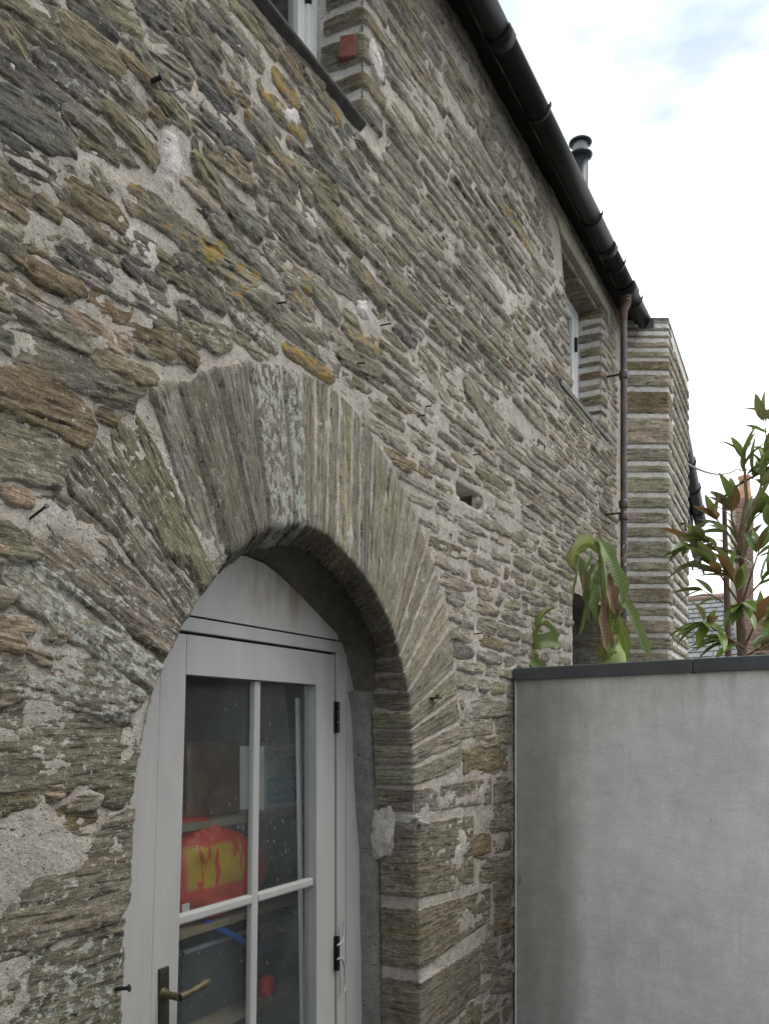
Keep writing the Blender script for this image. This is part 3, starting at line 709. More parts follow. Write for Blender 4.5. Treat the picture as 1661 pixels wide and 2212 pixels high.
for q in ([(1363, 2528), (1596, 2500), (1596, 2626), (1363, 2640)], [(1360, 2650), (1536, 2630), (1536, 2897), (1360, 2930)], [(1362, 2942), (1590, 2870), (1596, 2972), (1536, 3055), (1366, 3180)], [(1366, 3190), (1550, 3070), (1560, 3210), (1366, 3400)]):
    occupy([wp(*p) for p in q], .006)
for op in OPEN: occupy(op, .012)
occupy(HOLE, .012)
occupy([(1.36, 3.31), (2.26, 3.31), (2.26, 3.33), (1.36, 3.33)], .0)
occupy([(5.0, 3.2), (5.13, 3.2), (5.13, 4.15), (5.0, 4.15)]); occupy([(2.225, 3.33), (2.36, 3.33), (2.36, 4.15), (2.225, 4.15)])
occupy([(5.38, 0), (5.62, 0), (5.62, 4.2), (5.38, 4.2)])
occupy([(4.12, 4.0), (5.10, 4.0), (5.10, 4.07), (4.12, 4.07)])     # cement lintel
occupy([(4.02, 4.0), (4.19, 4.07), (4.19, 3.7), (4.15, 3.7)])
occupy(MORT1 := [wp(530, 420), wp(575, 420), wp(600, 560), wp(560, 640), wp(510, 560)])
occupy([wp(1145, 950), wp(1200, 960), wp(1215, 1060), wp(1150, 1010)])
stones = []   # (size on screen, poly, kind, yl, wl, params)
def screen(poly):
    p = np.asarray(poly); u, v, d = proj(p[:, 0], np.zeros(len(p)), p[:, 1]); a_ = 0.5 * abs(np.dot(u, np.roll(v, 1)) - np.dot(v, np.roll(u, 1)))
    return a_, u, v
for poly, k, yl, wl in T + VLp:
    stones.append((poly, k, yl, wl, 'tr'))
for poly, k, yl, wl in T: occupy(poly, .003)
rr = random.Random(11)
z = .02
while z < ZT - .03:
    low = z < 1.9
    hh = rr.uniform(.055, .090) if z < 1.75 else rr.uniform(.040, .064) if z < 2.3 else rr.uniform(.027, .046)
    x = .45 + rr.uniform(0, .2)
    while x < XE - .05:
        far = x > 2.6
        ln = rr.uniform(.10, .28) if z < 1.75 else rr.uniform(.14, .38) if z < 2.3 else rr.uniform(.18, .58)
        if rr.random() < .12: ln *= .5
        h2 = hh * rr.uniform(.8, 1.12) if rr.random() > .1 else hh * rr.uniform(.4, .6)
        gap = rr.uniform(.008, .018)
        zz = z + (hh - h2) * rr.random() + .018 * float(vn(np.array([x * 1.1]), np.array([z * .8]), 2.0)[0])
        for att in range(7):
            tl = rr.uniform(-.10, .10) * h2
            poly = [(x + rr.uniform(0, .02), zz + rr.uniform(.0, .25) * h2), (x + ln * .5, zz + rr.uniform(-.08, .06) * h2), (x + ln - rr.uniform(0, .03), zz + rr.uniform(0, .3) * h2 + tl),
                    (x + ln, zz + h2 * rr.uniform(.5, .8) + tl), (x + ln - rr.uniform(.005, .04), zz + h2 * rr.uniform(.85, 1) + tl), (x + ln * .45, zz + h2 * rr.uniform(.95, 1.1)), (x + rr.uniform(0, .025), zz + h2 * rr.uniform(.75, 1))]
            f_ = frac(poly)
            if f_ < .06: break
            ln *= .72
            if ln < .05: break
        if f_ < .06 and ln >= .045:
            a_, u, v = screen(poly)
            vis = (u.max() > -520) and (u.min() < 1900) and (v.max() > -900) and (v.min() < 2450) and not (u.min() > 1125 and v.min() > 1500)
            if vis:
                sel = rr.random()
                kk = 'p' if sel < .42 else 'g' if sel < .66 else 'm' if sel < .82 else 'o' if sel < .92 else 'b' if sel < .975 else 'd'
                yl = max(0, rr.gauss(.12, .22)) if z > 2 else max(0, rr.gauss(-.05, .15)); wl = max(0, rr.gauss(.12, .15))
                if x < 2.6 and z > 2: yl = min(1, yl + .15)
                stones.append((poly, kk, min(yl, 1), min(wl, 1), 'pr')); occupy(poly, -.002)
        else:
            ln = .03
        x += ln + gap
    z += hh + (rr.uniform(.006, .012))
# small chips in what is still empty
cand = 0
for k in range(14000):
    x, z = rr.uniform(.7, XE - .1), rr.uniform(.1, ZT - .05)
    ln, h2 = rr.uniform(.05, .20), rr.uniform(.012, .028)
    poly = [(x, z + h2 * .4), (x + ln * .3, z), (x + ln * .8, z + .1 * h2), (x + ln, z + h2 * .6), (x + ln * .6, z + h2), (x + ln * .15, z + h2 * .9)]
    r_ = [(x - .01, z - .008), (x + ln + .01, z - .008), (x + ln + .01, z + h2 + .008), (x - .01, z + h2 + .008)]
    if frac(r_) < .01:
        a_, u, v = screen(poly)
        if (u.max() > -520) and (u.min() < 1900) and (v.max() > -900) and (v.min() < 2450) and not (u.min() > 1125 and v.min() > 1500):
            if x < 2.4 and z < 2.1 and rr.random() < .8: continue
            stones.append((poly, rr.choice('pgmobt'), 0, .1, 'ch')); occupy(poly, .006); cand += 1
print('stones', len(stones), 'chips', cand)
stones.sort(key=lambda s_: -screen(s_[0])[0] if (screen(s_[0])[1].min() < 1661 and screen(s_[0])[1].max() > 0 and screen(s_[0])[2].max() > 0 and screen(s_[0])[2].min() < 2212) else 0)
rest = []
for i, (poly, k, yl, wl, src) in enumerate(stones):
    xm = np.mean([p[0] for p in poly]); zm = np.mean([p[1] for p in poly])
    dist = math.hypot(xm, zm - EYE, 1.24)
    hgt = max(p[1] for p in poly) - min(p[1] for p in poly)
    res = .0045 if dist < 2.4 else .007 if dist < 3.6 else .011
    res = min(res, max(.0045, hgt / 5))
    lowr = zm < 1.75 and xm > 2.4
    pr = {'k': -.006}.get(k, rr.uniform(.001, .008))
    ar_ = screen(poly)[0]; big = ar_ > 9000 and dist < 2.4
    sf = stone_field(poly, k, yl, wl, res=res, proud=pr, rough=(.75 if (lowr or big) else 1.15 if dist < 2.6 else 1.0), ang=(0.0 if src in ('pr', 'ch') else None), wob=.0060 if dist < 2.6 else .0042, edge=.0045, grow=(.015 if big else .012 if src == 'tr' else .005), smo=(-.35 if big else -.16 if src == 'tr' else -.08))
    if i < 270: stone_obj('stone', sf, wall, 0.0)
    else: rest.append(sf)
def join_fields(name, lst, parent, m=M_STONE):
    V = []; Fs = []; lcs = []; cs = []; ws = []; b0 = 0
    for sf in lst:
        V.append(to_world(sf) if 'cen' in sf else sf['V']); Fs.append(sf['F'] + b0); lcs.append(sf['lc']); cs.append(sf['col']); ws.append(sf['wl']); b0 += len(sf['V'])
    me = mesh_np(name, np.concatenate(V), np.concatenate(Fs)); attrs(me, np.concatenate(lcs), np.concatenate(cs), np.concatenate(ws), np.concatenate([q['sm'] for q in lst]))
    o = link(name, me, m, parent); o['kind'] = 'stuff'; return o
join_fields('small_stone', rest, wall)

# ---- voussoirs with their soffits
J = [((565, 1245), (738, 1800)), ((690, 1188), (822, 1738)), ((800, 1170), (871, 1712)), ((909, 1183), (952, 1701)), ((974, 1205), (995, 1706)), ((1023, 1225), (1025, 1718)), ((1069, 1250), (1060, 1737)),
     ((1104, 1280), (1095, 1770)), ((1147, 1325), (1136, 1812)), ((1174, 1358), (1165, 1848)), ((1212, 1420), (1196, 1889)), ((1261, 1500), (1228, 1945)), ((1315, 1600), (1252, 1994)), ((1354, 1685), (1273, 2041)),
     ((1386, 1770), (1286, 2085)), ((1413, 1850), (1298, 2130)), ((1440, 1935), (1312, 2185)), ((1460, 2030), (1325, 2245)), ((1476, 2170), (1333, 2310)), ((1484, 2260), (1337, 2370)), ((1492, 2345), (1340, 2425)), ((1495, 2425), (1343, 2490)), ((1498, 2506), (1346, 2560))]
kinds = 'mgggpgprpgprpprppprmpp'
wls = [.3, .25, .85, .9, .2, .2, .2, .15, .2, .15, .3, .3, .1, .1, .1, .3, .1, .1, .1, .1, .1, .1]
vz = Vector
def v3(q, y=0.0): return np.array([q[0], y, q[1]])
for k in range(len(J) - 1):
    A, Dp = v3(wp(*J[k][0])), v3(wp(*J[k][1])); B, C = v3(wp(*J[k + 1][0])), v3(wp(*J[k + 1][1]))
    ax = (Dp + C) / 2 - (A + B) / 2; n2 = ax / np.linalg.norm(ax)
    near = k < 3; sx = float(dxz((Dp[2] + C[2]) / 2)); dv = np.array([sx, .138, -.07 * sx]); dl = np.linalg.norm(dv)
    b = bent(A, B, C, Dp, (0, -1, 0), n2, tuple(dv / dl), dl, kind=kinds[k], yl=(.35 if k < 5 else .08), wl=wls[k], res=.006, gap=.012 if k < 4 else .009, rough=.9 if near else .55, proud=.010 if k < 4 else .005)
    bent_obj('voussoir', b, wall)
# jamb stones right of the door
Q = [([(1596, 2516), (1596, 2622), (1352, 2648), (1348, 2562)], 'm'), ([(1538, 2640), (1540, 2890), (1360, 2925), (1357, 2672)], 'm'), ([(1596, 2880), (1590, 3000), (1364, 3160), (1361, 2950)], 'o'), ([(1560, 3068), (1562, 3230), (1368, 3430), (1365, 3185)], 'm'),
     ([(1560, 3260), (1562, 3400), (1372, 3650), (1369, 3455)], 'm')]
for q, k in Q:
    A, B, C, Dp = [v3(wp(*p)) for p in q]
    A, B, C, Dp = A, B, C, Dp
    b = bent(B, A, Dp, C, (0, -1, 0), (-1, 0, 0), (0, 1, 0), .138, kind=k, yl=0, wl=.35, res=.007, gap=.009, rough=.8, proud=.004, along_v=True)
    bent_obj('jamb_stone', b, wall, flip=True)
#=====PART3=====
# ------------------------------------------------------------------ window far jambs: stacked blocks that turn into the reveal
def jamb(xe, z0, z1, w, depth, y_name, hs, parent, kd='ppgpbpp', yl=.1, wl=.2, flip=True):
    z = z0; i = 0
    while z < z1 - .02:
        h = hs[i % len(hs)]; z2 = min(z + h, z1); ww = w * (.75 + .5 * rr.random())
        A = np.array([xe + ww, 0, z2]); B = np.array([xe + ww, 0, z]); Dp = np.array([xe + .004 * rr.uniform(-1, 1), 0, z2]); C = np.array([Dp[0], 0, z])
        b = bent(A, B, C, Dp, (0, -1, 0), (-1, 0, 0), (0, 1, 0), depth * rr.uniform(.72, .92), kind=kd[i % len(kd)], yl=yl, wl=wl, res=.007, gap=.024, rough=.7, proud=.010, sink=.02)
        # bedding runs along the block
        bent_obj(y_name, b, parent, flip=False); z = z2 + .003; i += 1
jamb(5.0, 3.29, 4.0, .10, .15, 'jamb_stone', [.075, .05, .085, .06, .07, .055, .08], wall, kd='rboqborp')
jamb(2.225, 3.35, 3.98, .12, .16, 'jamb_stone', [.085, .075, .11, .07, .09, .06], wall, kd='mopogp', yl=.35)
jamb(5.12, .9, 2.28, .10, .2, 'jamb_stone', [.11, .09, .12, .08], wall, kd='mpgb')
# mortar patch with a broken brick in the near window jamb
M_MORTP2 = mortar('patch_mortar', (.46, .43, .40), (.53, .50, .47), (.60, .58, .55))
pb = onY(1118 / SRC, 150 / SRC, .02)
mb = MB(); mb.box((-.014, -.01, -.036), (.03, .045, .036))
o = mb.build('brick', M_BRICKCHIP, wall, bevel=.005); o.location = (2.222, .028, 3.572); o.rotation_euler = (.1, .12, .2)
pf = stone_field([(2.235, 3.54), (2.30, 3.50), (2.335, 3.53), (2.31, 3.60), (2.27, 3.625), (2.235, 3.61)], 'p', 0, 0, res=.006, proud=.016, rough=.6, ang=0)
me = mesh_np('mortar_patch', to_world(pf), pf['F']); link('mortar_patch', me, M_MORTP2, wall)
for i, poly in enumerate([MORT1, [wp(1150, 960), wp(1195, 965), wp(1205, 1050), wp(1160, 1020)], [wp(905, 350), wp(960, 330), wp(985, 410), wp(930, 430)], [wp(1765, 590), wp(1790, 600), wp(1840, 720), wp(1855, 770), wp(1800, 700)]]):
    pf = stone_field(poly, 'p', 0, 0, res=.007, proud=.009, rough=.35, ang=0, edge=.02); me = mesh_np('mortar_patch', to_world(pf), pf['F']); link('mortar_patch', me, M_MORTP2, wall)

# lintel of the far window
M = MB(); M.prism([(4.02, -.012, 4.0 + .10), (4.17, -.014, 3.995), (5.10, -.014, 3.995), (5.14, -.012, 3.93), (5.18, -.012, 4.05), (5.1, -.012, 4.075), (4.4, -.012, 4.085), (4.1, -.012, 4.13)][::-1], (0, .05, 0)).build('lintel', M_CEMENTL, wall, bevel=.006)
b = MB()
for k in range(4):
    x0 = 4.2 + k * .2
    sf = bent(np.array([x0, .02, 3.985]), np.array([x0 + .2, .02, 3.985]), np.array([x0 + .2, .16, 3.985]), np.array([x0, .16, 3.985]), (0, 0, -1), (0, 0, -1), (0, 1, 0), .004, kind='mopm'[k], res=.008, gap=.015, rough=1.3, proud=.014)
    bent_obj('lintel_stone', sf, wall, flip=False)
# sills
MB().prism([(1.30, -.026, 3.322), (1.30, -.022, 3.336), (1.30, .2, 3.35), (1.30, .2, 3.30), (1.30, -.0, 3.304)], (.905, 0, 0)).build('window_sill', M_SOOT, house, bevel=.006)
MB().prism([(4.18, -.012, 3.262), (4.18, -.012, 3.288), (4.18, .17, 3.30), (4.18, .17, 3.24)], (.96, 0, 0)).build('window_sill', M_CEMENT, house, bevel=.004)

def window(op, y, label):
    x0, x1, z0, z1 = op[3][0], op[1][0], op[0][1], op[2][1]
    w = bpy.data.objects.new('window', None); COL.objects.link(w); w.parent = house; w['label'] = label
    fr = MB(); t = .05
    for a, c in (((x0, z0), (x0 + t, z1)), ((x1 - t, z0), (x1, z1)), ((x0 + t, z0), (x1 - t, z0 + t)), ((x0 + t, z1 - t), (x1 - t, z1))):
        fr.box((a[0], y, a[1]), (c[0], y + .06, c[1]))
    t2 = t + .035
    fr.build('frame', M_WHITE, w, bevel=.003)
    sh = MB()
    for a, c in (((x0 + t, z0 + t), (x0 + t2, z1 - t)), ((x1 - t2, z0 + t), (x1 - t, z1 - t)), ((x0 + t2, z0 + t), (x1 - t2, z0 + t2)), ((x0 + t2, z1 - t2), (x1 - t2, z1 - t)), (((x0 + x1) / 2 - .012, z0 + t2), ((x0 + x1) / 2 + .012, z1 - t2))):
        sh.box((a[0], y + .012, a[1]), (c[0], y + .05, c[1]))
    sh.build('sash', M_WHITE, w, bevel=.003)
    MB().box((x0 + t2, y + .03, z0 + t2), (x1 - t2, y + .034, z1 - t2)).build('pane', M_GLASS, w)
    MB().box((x1 - t - .004, y - .006, z1 - .26), (x1 - t + .008, y + .01, z1 - .18)).build('hinge', M_IRON, w)
window(WIN1, .155, 'white painted window above the arched door'); window(WIN2, .13, 'white painted window close under the gutter')
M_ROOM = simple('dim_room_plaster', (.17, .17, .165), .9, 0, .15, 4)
def room(x0, x1, y0, y1, z0, z1, name='room', openleft=False):
    b = MB(); b.add([(x0, y0, z0), (x1, y0, z0), (x1, y1, z0), (x0, y1, z0), (x0, y0, z1), (x1, y0, z1), (x1, y1, z1), (x0, y1, z1)],
        [(0, 1, 2, 3), (4, 7, 6, 5), (3, 2, 6, 7), (1, 5, 6, 2)] + ([] if openleft else [(0, 3, 7, 4)]))
    return b.build(name, M_ROOM, house)
room(1.2, 2.45, .222, 1.6, 3.2, 4.05, 'upper_room'); room(4.0, 5.2, .222, 1.4, 3.2, 4.05, 'upper_room')

# ------------------------------------------------------------------ THE DOOR
YD = .20
door = bpy.data.objects.new('door', None); COL.objects.link(door); door.parent = house; door['label'] = 'pale grey glazed door in an arched timber frame'
def quad(px, y):      # TL TR BR BL in overview pixels
    return [onY(u, v, y) for u, v in px]
def member(name, px, y0, y1, m, parent, bevel=.002, bottom=None):
    q = quad(px, y0)
    if bottom is not None:
        for k in (2, 3):
            p = q[1] if k == 2 else q[0]; dz = (bottom - p.z) / (q[k].z - p.z); q[k] = p + (q[k] - p) * dz
    q = [q[3], q[2], q[1], q[0]]
    return MB().hexa(q, (0, y1 - y0, 0)).build(name, m, parent, bevel=bevel)
# arched tympanum panel
L1a, L1b = onY(398, 1318, YD), onY(727, 1388, YD)
zL = (L1a.z + L1b.z) / 2
ar = np.array(ARCH); nx_ = np.gradient(ar, axis=0); nx_ /= np.linalg.norm(nx_, axis=1, keepdims=True); nr = np.stack([-nx_[:, 1], nx_[:, 0]], 1); AB = ar + nr * .008; AB[:, 1] -= .07 * sstep(1.85, 2.05, ar[:, 1])
top = [tuple(p) for p in AB if p[1] > zL + .01]
xl = np.interp(zL, [AB[i][1] for i in range(1, 13)], [AB[i][0] for i in range(1, 13)]); rb = [p for p in AB[13:] ][::-1]; xr = np.interp(zL, [p[1] for p in rb], [p[0] for p in rb])
pan = [(xl, YD, zL)] + [(p[0], YD, p[1]) for p in top] + [(xr, YD, zL)]
MB().prism(pan[::-1], (0, .03, 0)).build('tympanum_panel', M_PANEL, door, loc=(1.95, YD, 2.0))
# thin groove line and transom
zg1 = (onY(388, 1355, YD).z + onY(723, 1415, YD).z) / 2
MB().box((xl - .02, YD + .012, zL - .006), (xr + .02, YD + .03, zL)).build('panel_groove', M_BLACKGAP, door)  # black strip paints the shade in the groove
MB().box((1.33, YD - .001, zg1 + .001), (2.62, YD + .06, zL - .005)).build('transom', M_PAINT, door, bevel=.002)
zTop = zg1 - .006
MB().box((1.45, YD + .022, zg1 - .009), (2.44, YD + .06, zg1 + .003)).build('door_gap', M_BLACKGAP, door)  # black strip stands in for the shade above the leaf
xLo = onY(348, 1440, YD + .006).x; xLb = onY(325, 2212, YD + .006).x; xRo = onY(723, 1430, YD + .006).x
zb = .12
def xleft(z, top_px, bot_px, y):   # slight taper read at two heights
    p0 = onY(*top_px, y); p1 = onY(*bot_px, y); return p0.x + (p1.x - p0.x) * (z - p0.z) / (p1.z - p0.z)
yl_ = YD + .006
def stile(name, xa0, xa1, xb0, xb1, z0, z1, y0, y1, m, par, bv=.002):   # xa at top, xb at bottom
    return MB().hexa([(xb0, y0, z0), (xb1, y0, z0), (xa1, y0, z1), (xa0, y0, z1)], (0, y1 - y0, 0)).build(name, m, par, bevel=bv)
lo = lambda z: xleft(z, (348, 1440), (325, 2212), yl_); li = lambda z: xleft(z, (403, 1450), (383, 2212), yl_)
ri = lambda z: onY(684, 1800, yl_).x; ro = lambda z: onY(723.5, 1800, yl_).x
zgt = (onY(403, 1450, yl_).z + onY(684, 1484, yl_).z) / 2
stile('stile', lo(zTop), li(zTop), lo(zb), li(zb), zb, zTop, yl_, yl_ + .045, M_PAINT, door)
stile('stile', ri(zTop), ro(zTop), ri(zb), ro(zb), zb, zTop, yl_, yl_ + .045, M_PAINT, door)
MB().hexa([(li(zgt) + .0003, yl_, zgt), (ri(zgt) - .0003, yl_, zgt), (ri(zgt) - .0003, yl_, zTop), (li(zTop) + .0003, yl_, zTop)], (0, .045, 0)).build('top_rail', M_PAINT, door)
MB().box((li(zb) + .002, yl_, zb), (ri(zb) - .002, yl_ + .045, .30)).build('bottom_rail', M_PAINT, door)
yb = YD + .018
mL = lambda z: xleft(z, (551, 1460), (541, 2212), yb); mR = lambda z: xleft(z, (565, 1464), (556, 2212), yb)
zbar = (onY(387, 1986, yb).z + onY(690, 1903, yb).z) / 2
def bar(name, q, dy=.02):      # chamfered glazing bar
    return MB().hexa(q, (0, dy, 0)).build(name, M_PAINT, door, bevel=.006)
bar('glazing_bar', [(mL(.3), yb, .30), (mR(.3), yb, .30), (mR(zgt), yb, zgt), (mL(zgt), yb, zgt)])
for zz in (zbar, zbar - .66):
    for (xa, xb) in ((li(zz), mL(zz) + .003), (mR(zz) - .003, ri(zz))):
        bar('glazing_bar', [(xa, yb - .003, zz - .013), (xb, yb - .003, zz - .013), (xb, yb - .003, zz + .013), (xa, yb - .003, zz + .013)], .024)
for (xa, xb) in ((lambda z: li(z), lambda z: mL(z)), (lambda z: mR(z), lambda z: ri(z))):
    for (z0, z1) in ((zbar + .013, zgt), (zbar - .66 + .013, zbar - .013), (.30, zbar - .66 - .013)):
        q = [(xa(z0) - .004, YD + .034, z0 - .004), (xb(z0) + .004, YD + .034, z0 - .004), (xb(z1) + .004, YD + .034, z1 + .004), (xa(z1) - .004, YD + .034, z1 + .004)]
        MB().hexa(q, (0, .004, 0)).build('pane', M_GLASS, door)
# frame posts
bo = lambda z: lo(z) - .004
def post(x_out0, x_in_f, z0, z1, y0, y1): return stile('frame_post', x_out0, x_in_f(z1), x_out0, x_in_f(z0), z0, z1, y0, y1, M_PAINT, door)
post(1.2, lambda z: lo(z) - .040, .02, zg1 + .003, YD - .012, YD + .06)
stile('frame_rebate', lo(zg1) - .0397, lo(zg1) - .005, lo(.02) - .0397, lo(.02) - .005, .02, zg1 + .003, YD + .001, YD + .06, M_PAINT, door)
rr_in = ro(1.5) + .004
stile('frame_post', rr_in, 2.62, rr_in, 2.62, .02, zg1 + .003, YD - .0005, YD + .06, M_PAINT, door)
MB().box((ro(1) + .055, YD - .004, .02), (ro(1) + .058, YD + .002, zg1 - .002)).build('frame_bead', M_PAINT, door)
# cement fillet between stone reveal and frame
fl = [np.array(p) for p in ARCH[14:]]
V = []; n = 0
fp = [p for p in AB if p[0] > 2.3 and p[1] < 1.95]
for p in AB:
    if p[0] > 2.35 and p[1] < 1.80:
        tt = sstep(2.02, 1.75, p[1]) if False else float(np.clip((2.02 - p[1]) / .3, 0, 1)); w0 = .004 + .030 * tt
        V += [(p[0] + .012, .138, p[1]), (p[0] - .012 - w0 * .4, .150, p[1]), (p[0] - .012 - w0, YD + .004, p[1])]; n += 1
# resample for a lumpy surface
V = np.array(V).reshape(n, 3, 3); zz_ = V[:, 1, 2]; order = np.argsort(zz_); V = V[order]
zq = np.arange(.02, V[:, 1, 2].max(), .015); R = np.zeros((len(zq), 3, 3))
for i in range(3):
    for j in range(3): R[:, i, j] = np.interp(zq, V[:, 1, 2], V[:, i, j])
R[:, :, 2] = zq[:, None]
fine_ = []
for t_ in np.linspace(0, 2, 9):
    i0 = min(int(t_), 1); f_ = t_ - i0; fine_.append(R[:, i0] * (1 - f_) + R[:, i0 + 1] * f_)
R = np.stack(fine_, 1); R[..., 0] -= .003 * fbm(np.broadcast_to(zq[:, None] * 14, R.shape[:2]).copy(), np.broadcast_to(np.linspace(0, 3, 9)[None], R.shape[:2]).copy(), 3, 3)
idx = np.arange(R.shape[0] * 9).reshape(-1, 9)
Fq = np.stack([idx[:-1, :-1], idx[:-1, 1:], idx[1:, 1:], idx[1:, :-1]], -1).reshape(-1, 4)[:, ::-1]
link('cement_fillet', mesh_np('cement_fillet', R.reshape(-1, 3), Fq), M_CEMENT, wall)
M_MORTP = mortar('ledge_mortar', (.42, .39, .35), (.50, .47, .43), (.56, .54, .51))
# pale mortar ledge at the springing
def lump(name, c, sx_, sy_, sz_, m, parent, seed=1, amp=.35, n=28):
    th, ph = np.meshgrid(np.linspace(0, 2 * np.pi, n, endpoint=False), np.linspace(.001, np.pi - .001, n // 2))
    x = np.sin(ph) * np.cos(th); y = np.sin(ph) * np.sin(th); z_ = np.cos(ph)
    d = 1 + amp * (vn(x * 2 + seed, y * 2, z_ * 2) + .5 * vn(x * 5, y * 5 + seed, z_ * 5) + .25 * vn(x * 12, y * 12, z_ * 12 + seed))
    V = np.stack([c[0] + x * d * sx_, c[1] + y * d * sy_, c[2] + z_ * d * sz_], -1).reshape(-1, 3)
    k, l = th.shape; idx = np.arange(k * l).reshape(k, l); i2 = np.roll(idx, -1, 1)
    Fq = np.stack([idx[:-1], idx[1:], i2[1:], i2[:-1]], -1).reshape(-1, 4)
    return link(name, mesh_np(name, V, Fq), m, parent)
sp_ = wp(1349, 2648)
lump('mortar_ledge', (sp_[0] + .022, .075, sp_[1] - .018), .022, .095, .022, M_MORTP, wall, 3, .5, 44)
lump('mortar_ledge', (sp_[0] + .016, .135, sp_[1] - .05), .026, .060, .095, M_MORTP, wall, 8, .28, 44)
0 and lump('mortar_ledge', (sp_[0] + .012, .09, wp(1366, 3170)[1]), .018, .075, .016, M_MORTP, wall, 5)
# hinges with their curled stays
for v0, v1 in ((1515, 1583), (2023, 2098)):
    a_, c2_ = onY(724, v0, YD), onY(724, v1, YD); zt, z0 = a_.z, c2_.z; x0 = ro(1) + .001
    hb = bpy.data.objects.new('hinge', None); COL.objects.link(hb); hb.parent = door
    for k in range(3):
        h = (zt - z0) / 3
        MB().tube([(x0 + .002, YD - .004, z0 + k * h + .001), (x0 + .002, YD - .004, z0 + (k + 1) * h - .001)], .006, 10).build('knuckle', M_IRON, hb)
    MB().box((x0 - .010, YD + .002, z0), (x0 + .012, YD + .0052, zt)).build('hinge_plate', M_IRON, hb, bevel=.001)
xh = ro(1) + .016
def st(pts, name='door_stay'):
    MB().tube([onY(u, v, YD - .018) for u, v in pts], [.003] + [.0042] * (len(pts) - 2) + [.0035], 8).build(name, M_PAINT, door)
st([(729, 2042), (734, 2040), (739, 2034), (742, 2022), (743, 2000), (743, 1988)]); st([(729, 2072), (735, 2070), (741, 2074), (745, 2088), (746, 2120), (745, 2140), (741, 2142)])
# lever handle
ha = onY(342, 2097, yl_ - .004); hb_ = onY(368, 2097, yl_ - .004)
hd = bpy.data.objects.new('handle', None); COL.objects.link(hd); hd.parent = door
MB().box((ha.x + .004, yl_ - .006, ha.z - .24), (hb_.x - .004, yl_ - .0002, ha.z + .003)).build('backplate', M_PLATE, hd, bevel=.002)
sc = onY(355, 2147, yl_ - .006)
MB().tube([(sc.x, yl_ - .005, sc.z), (sc.x, yl_ - .012, sc.z), (sc.x, yl_ - .03, sc.z - .001), (sc.x + .002, yl_ - .052, sc.z - .002)], [.016, .011, .009, .010], 14).build('spindle', M_BRASS, hd)
lv = []
for i in range(8):
    t_ = i / 7; lv.append((sc.x + .002 + .105 * t_, yl_ - .052 - .004 * math.sin(t_ * 3), sc.z - .002 + .012 * t_))
m = MB().tube(lv, [.010, .0095, .008, .008, .009, .0105, .0115, .008], 12); o = m.build('lever', M_BRASS, hd)
for dz in (-.012, -.225):
    for dx in (-.01, .01): MB().tube([(sc.x + dx, yl_ - .0062, ha.z + dz), (sc.x + dx, yl_ - .0085, ha.z + dz)], .0028, 8).build('screw', M_PLATE, hd)
# room behind the door, left side left open so daylight brightens the inside
room(.9, 3.3, YD + .065, 1.35, .0, 2.28, 'store_room', True)

# ------------------------------------------------------------------ roof, fascia, gutter, pipe
XR = 5.66
rf = MB()
rf.prism([(.2, -.12, 4.21), (.2, 2.9, 6.6), (.2, 2.9, 6.55), (.2, -.06, 4.16)], (XR - .2, 0, 0)).build('roof', M_SLATE, house)
MB().box((.2, -.062, 4.145), (XR, .005, 4.16)).build('soffit', M_BLACK, house)
MB().box((.2, -.078, 4.118), (XR - .01, -.0625, 4.20)).build('fascia', M_FASCIA, house, bevel=.002)
gut = bpy.data.objects.new('gutter', None); COL.objects.link(gut); gut.parent = house
gy, gz_, gr = -.123, 4.116, .047
def halfround(x0, x1, r, nm, par, m=M_BLACK, t=.003, n=18):
    V = []; 
    for x in (x0, x1):
        for rad in (r, r - t):
            for k in range(n + 1):
                th = math.pi + math.pi * k / n; V.append((x, gy + rad * math.cos(th), gz_ + rad * math.sin(th)))
    m_ = n + 1; Fs = []
    for k in range(n):
        Fs += [(k, k + 1, 2 * m_ + k + 1, 2 * m_ + k), (m_ + k + 1, m_ + k, 3 * m_ + k, 3 * m_ + k + 1), (k + 1, k, m_ + k, m_ + k + 1), (2 * m_ + k, 2 * m_ + k + 1, 3 * m_ + k + 1, 3 * m_ + k)]
    Fs += [(0, m_, 3 * m_, 2 * m_)[::-1], (n, 2 * m_ + n, 3 * m_ + n, m_ + n)[::-1]]
    o = MB().add(V, Fs, True).build(nm, m, par); o.data.polygons.foreach_set('use_smooth', [abs(p.normal.x) < .5 and len(p.vertices) == 4 for p in o.data.polygons])
    return o
joints = [.2, 1.95, 3.02, 4.62, 5.58]
for i in range(len(joints) - 1): halfround(joints[i] + .0005, joints[i + 1], gr - (.0015 if i % 2 else 0), 'gutter_length', gut)
for x in (1.95, 3.02, 4.62): halfround(x - .035, x + .035, gr + .0035, 'gutter_joint', gut)
for x in (1.2, 2.15, 2.66, 3.45, 4.30, 4.80, 5.25):
    V = []
    halfround(x, x + .02, gr + .006, 'bracket', gut, t=.004)
    MB().box((x + .004, gy - gr - .009, gz_ - .004), (x + .016, gy - gr - .005, gz_ + .010)).build('bracket_clip', M_BLACK, gut)
halfround(5.02, 5.17, gr + .008, 'outlet', gut)
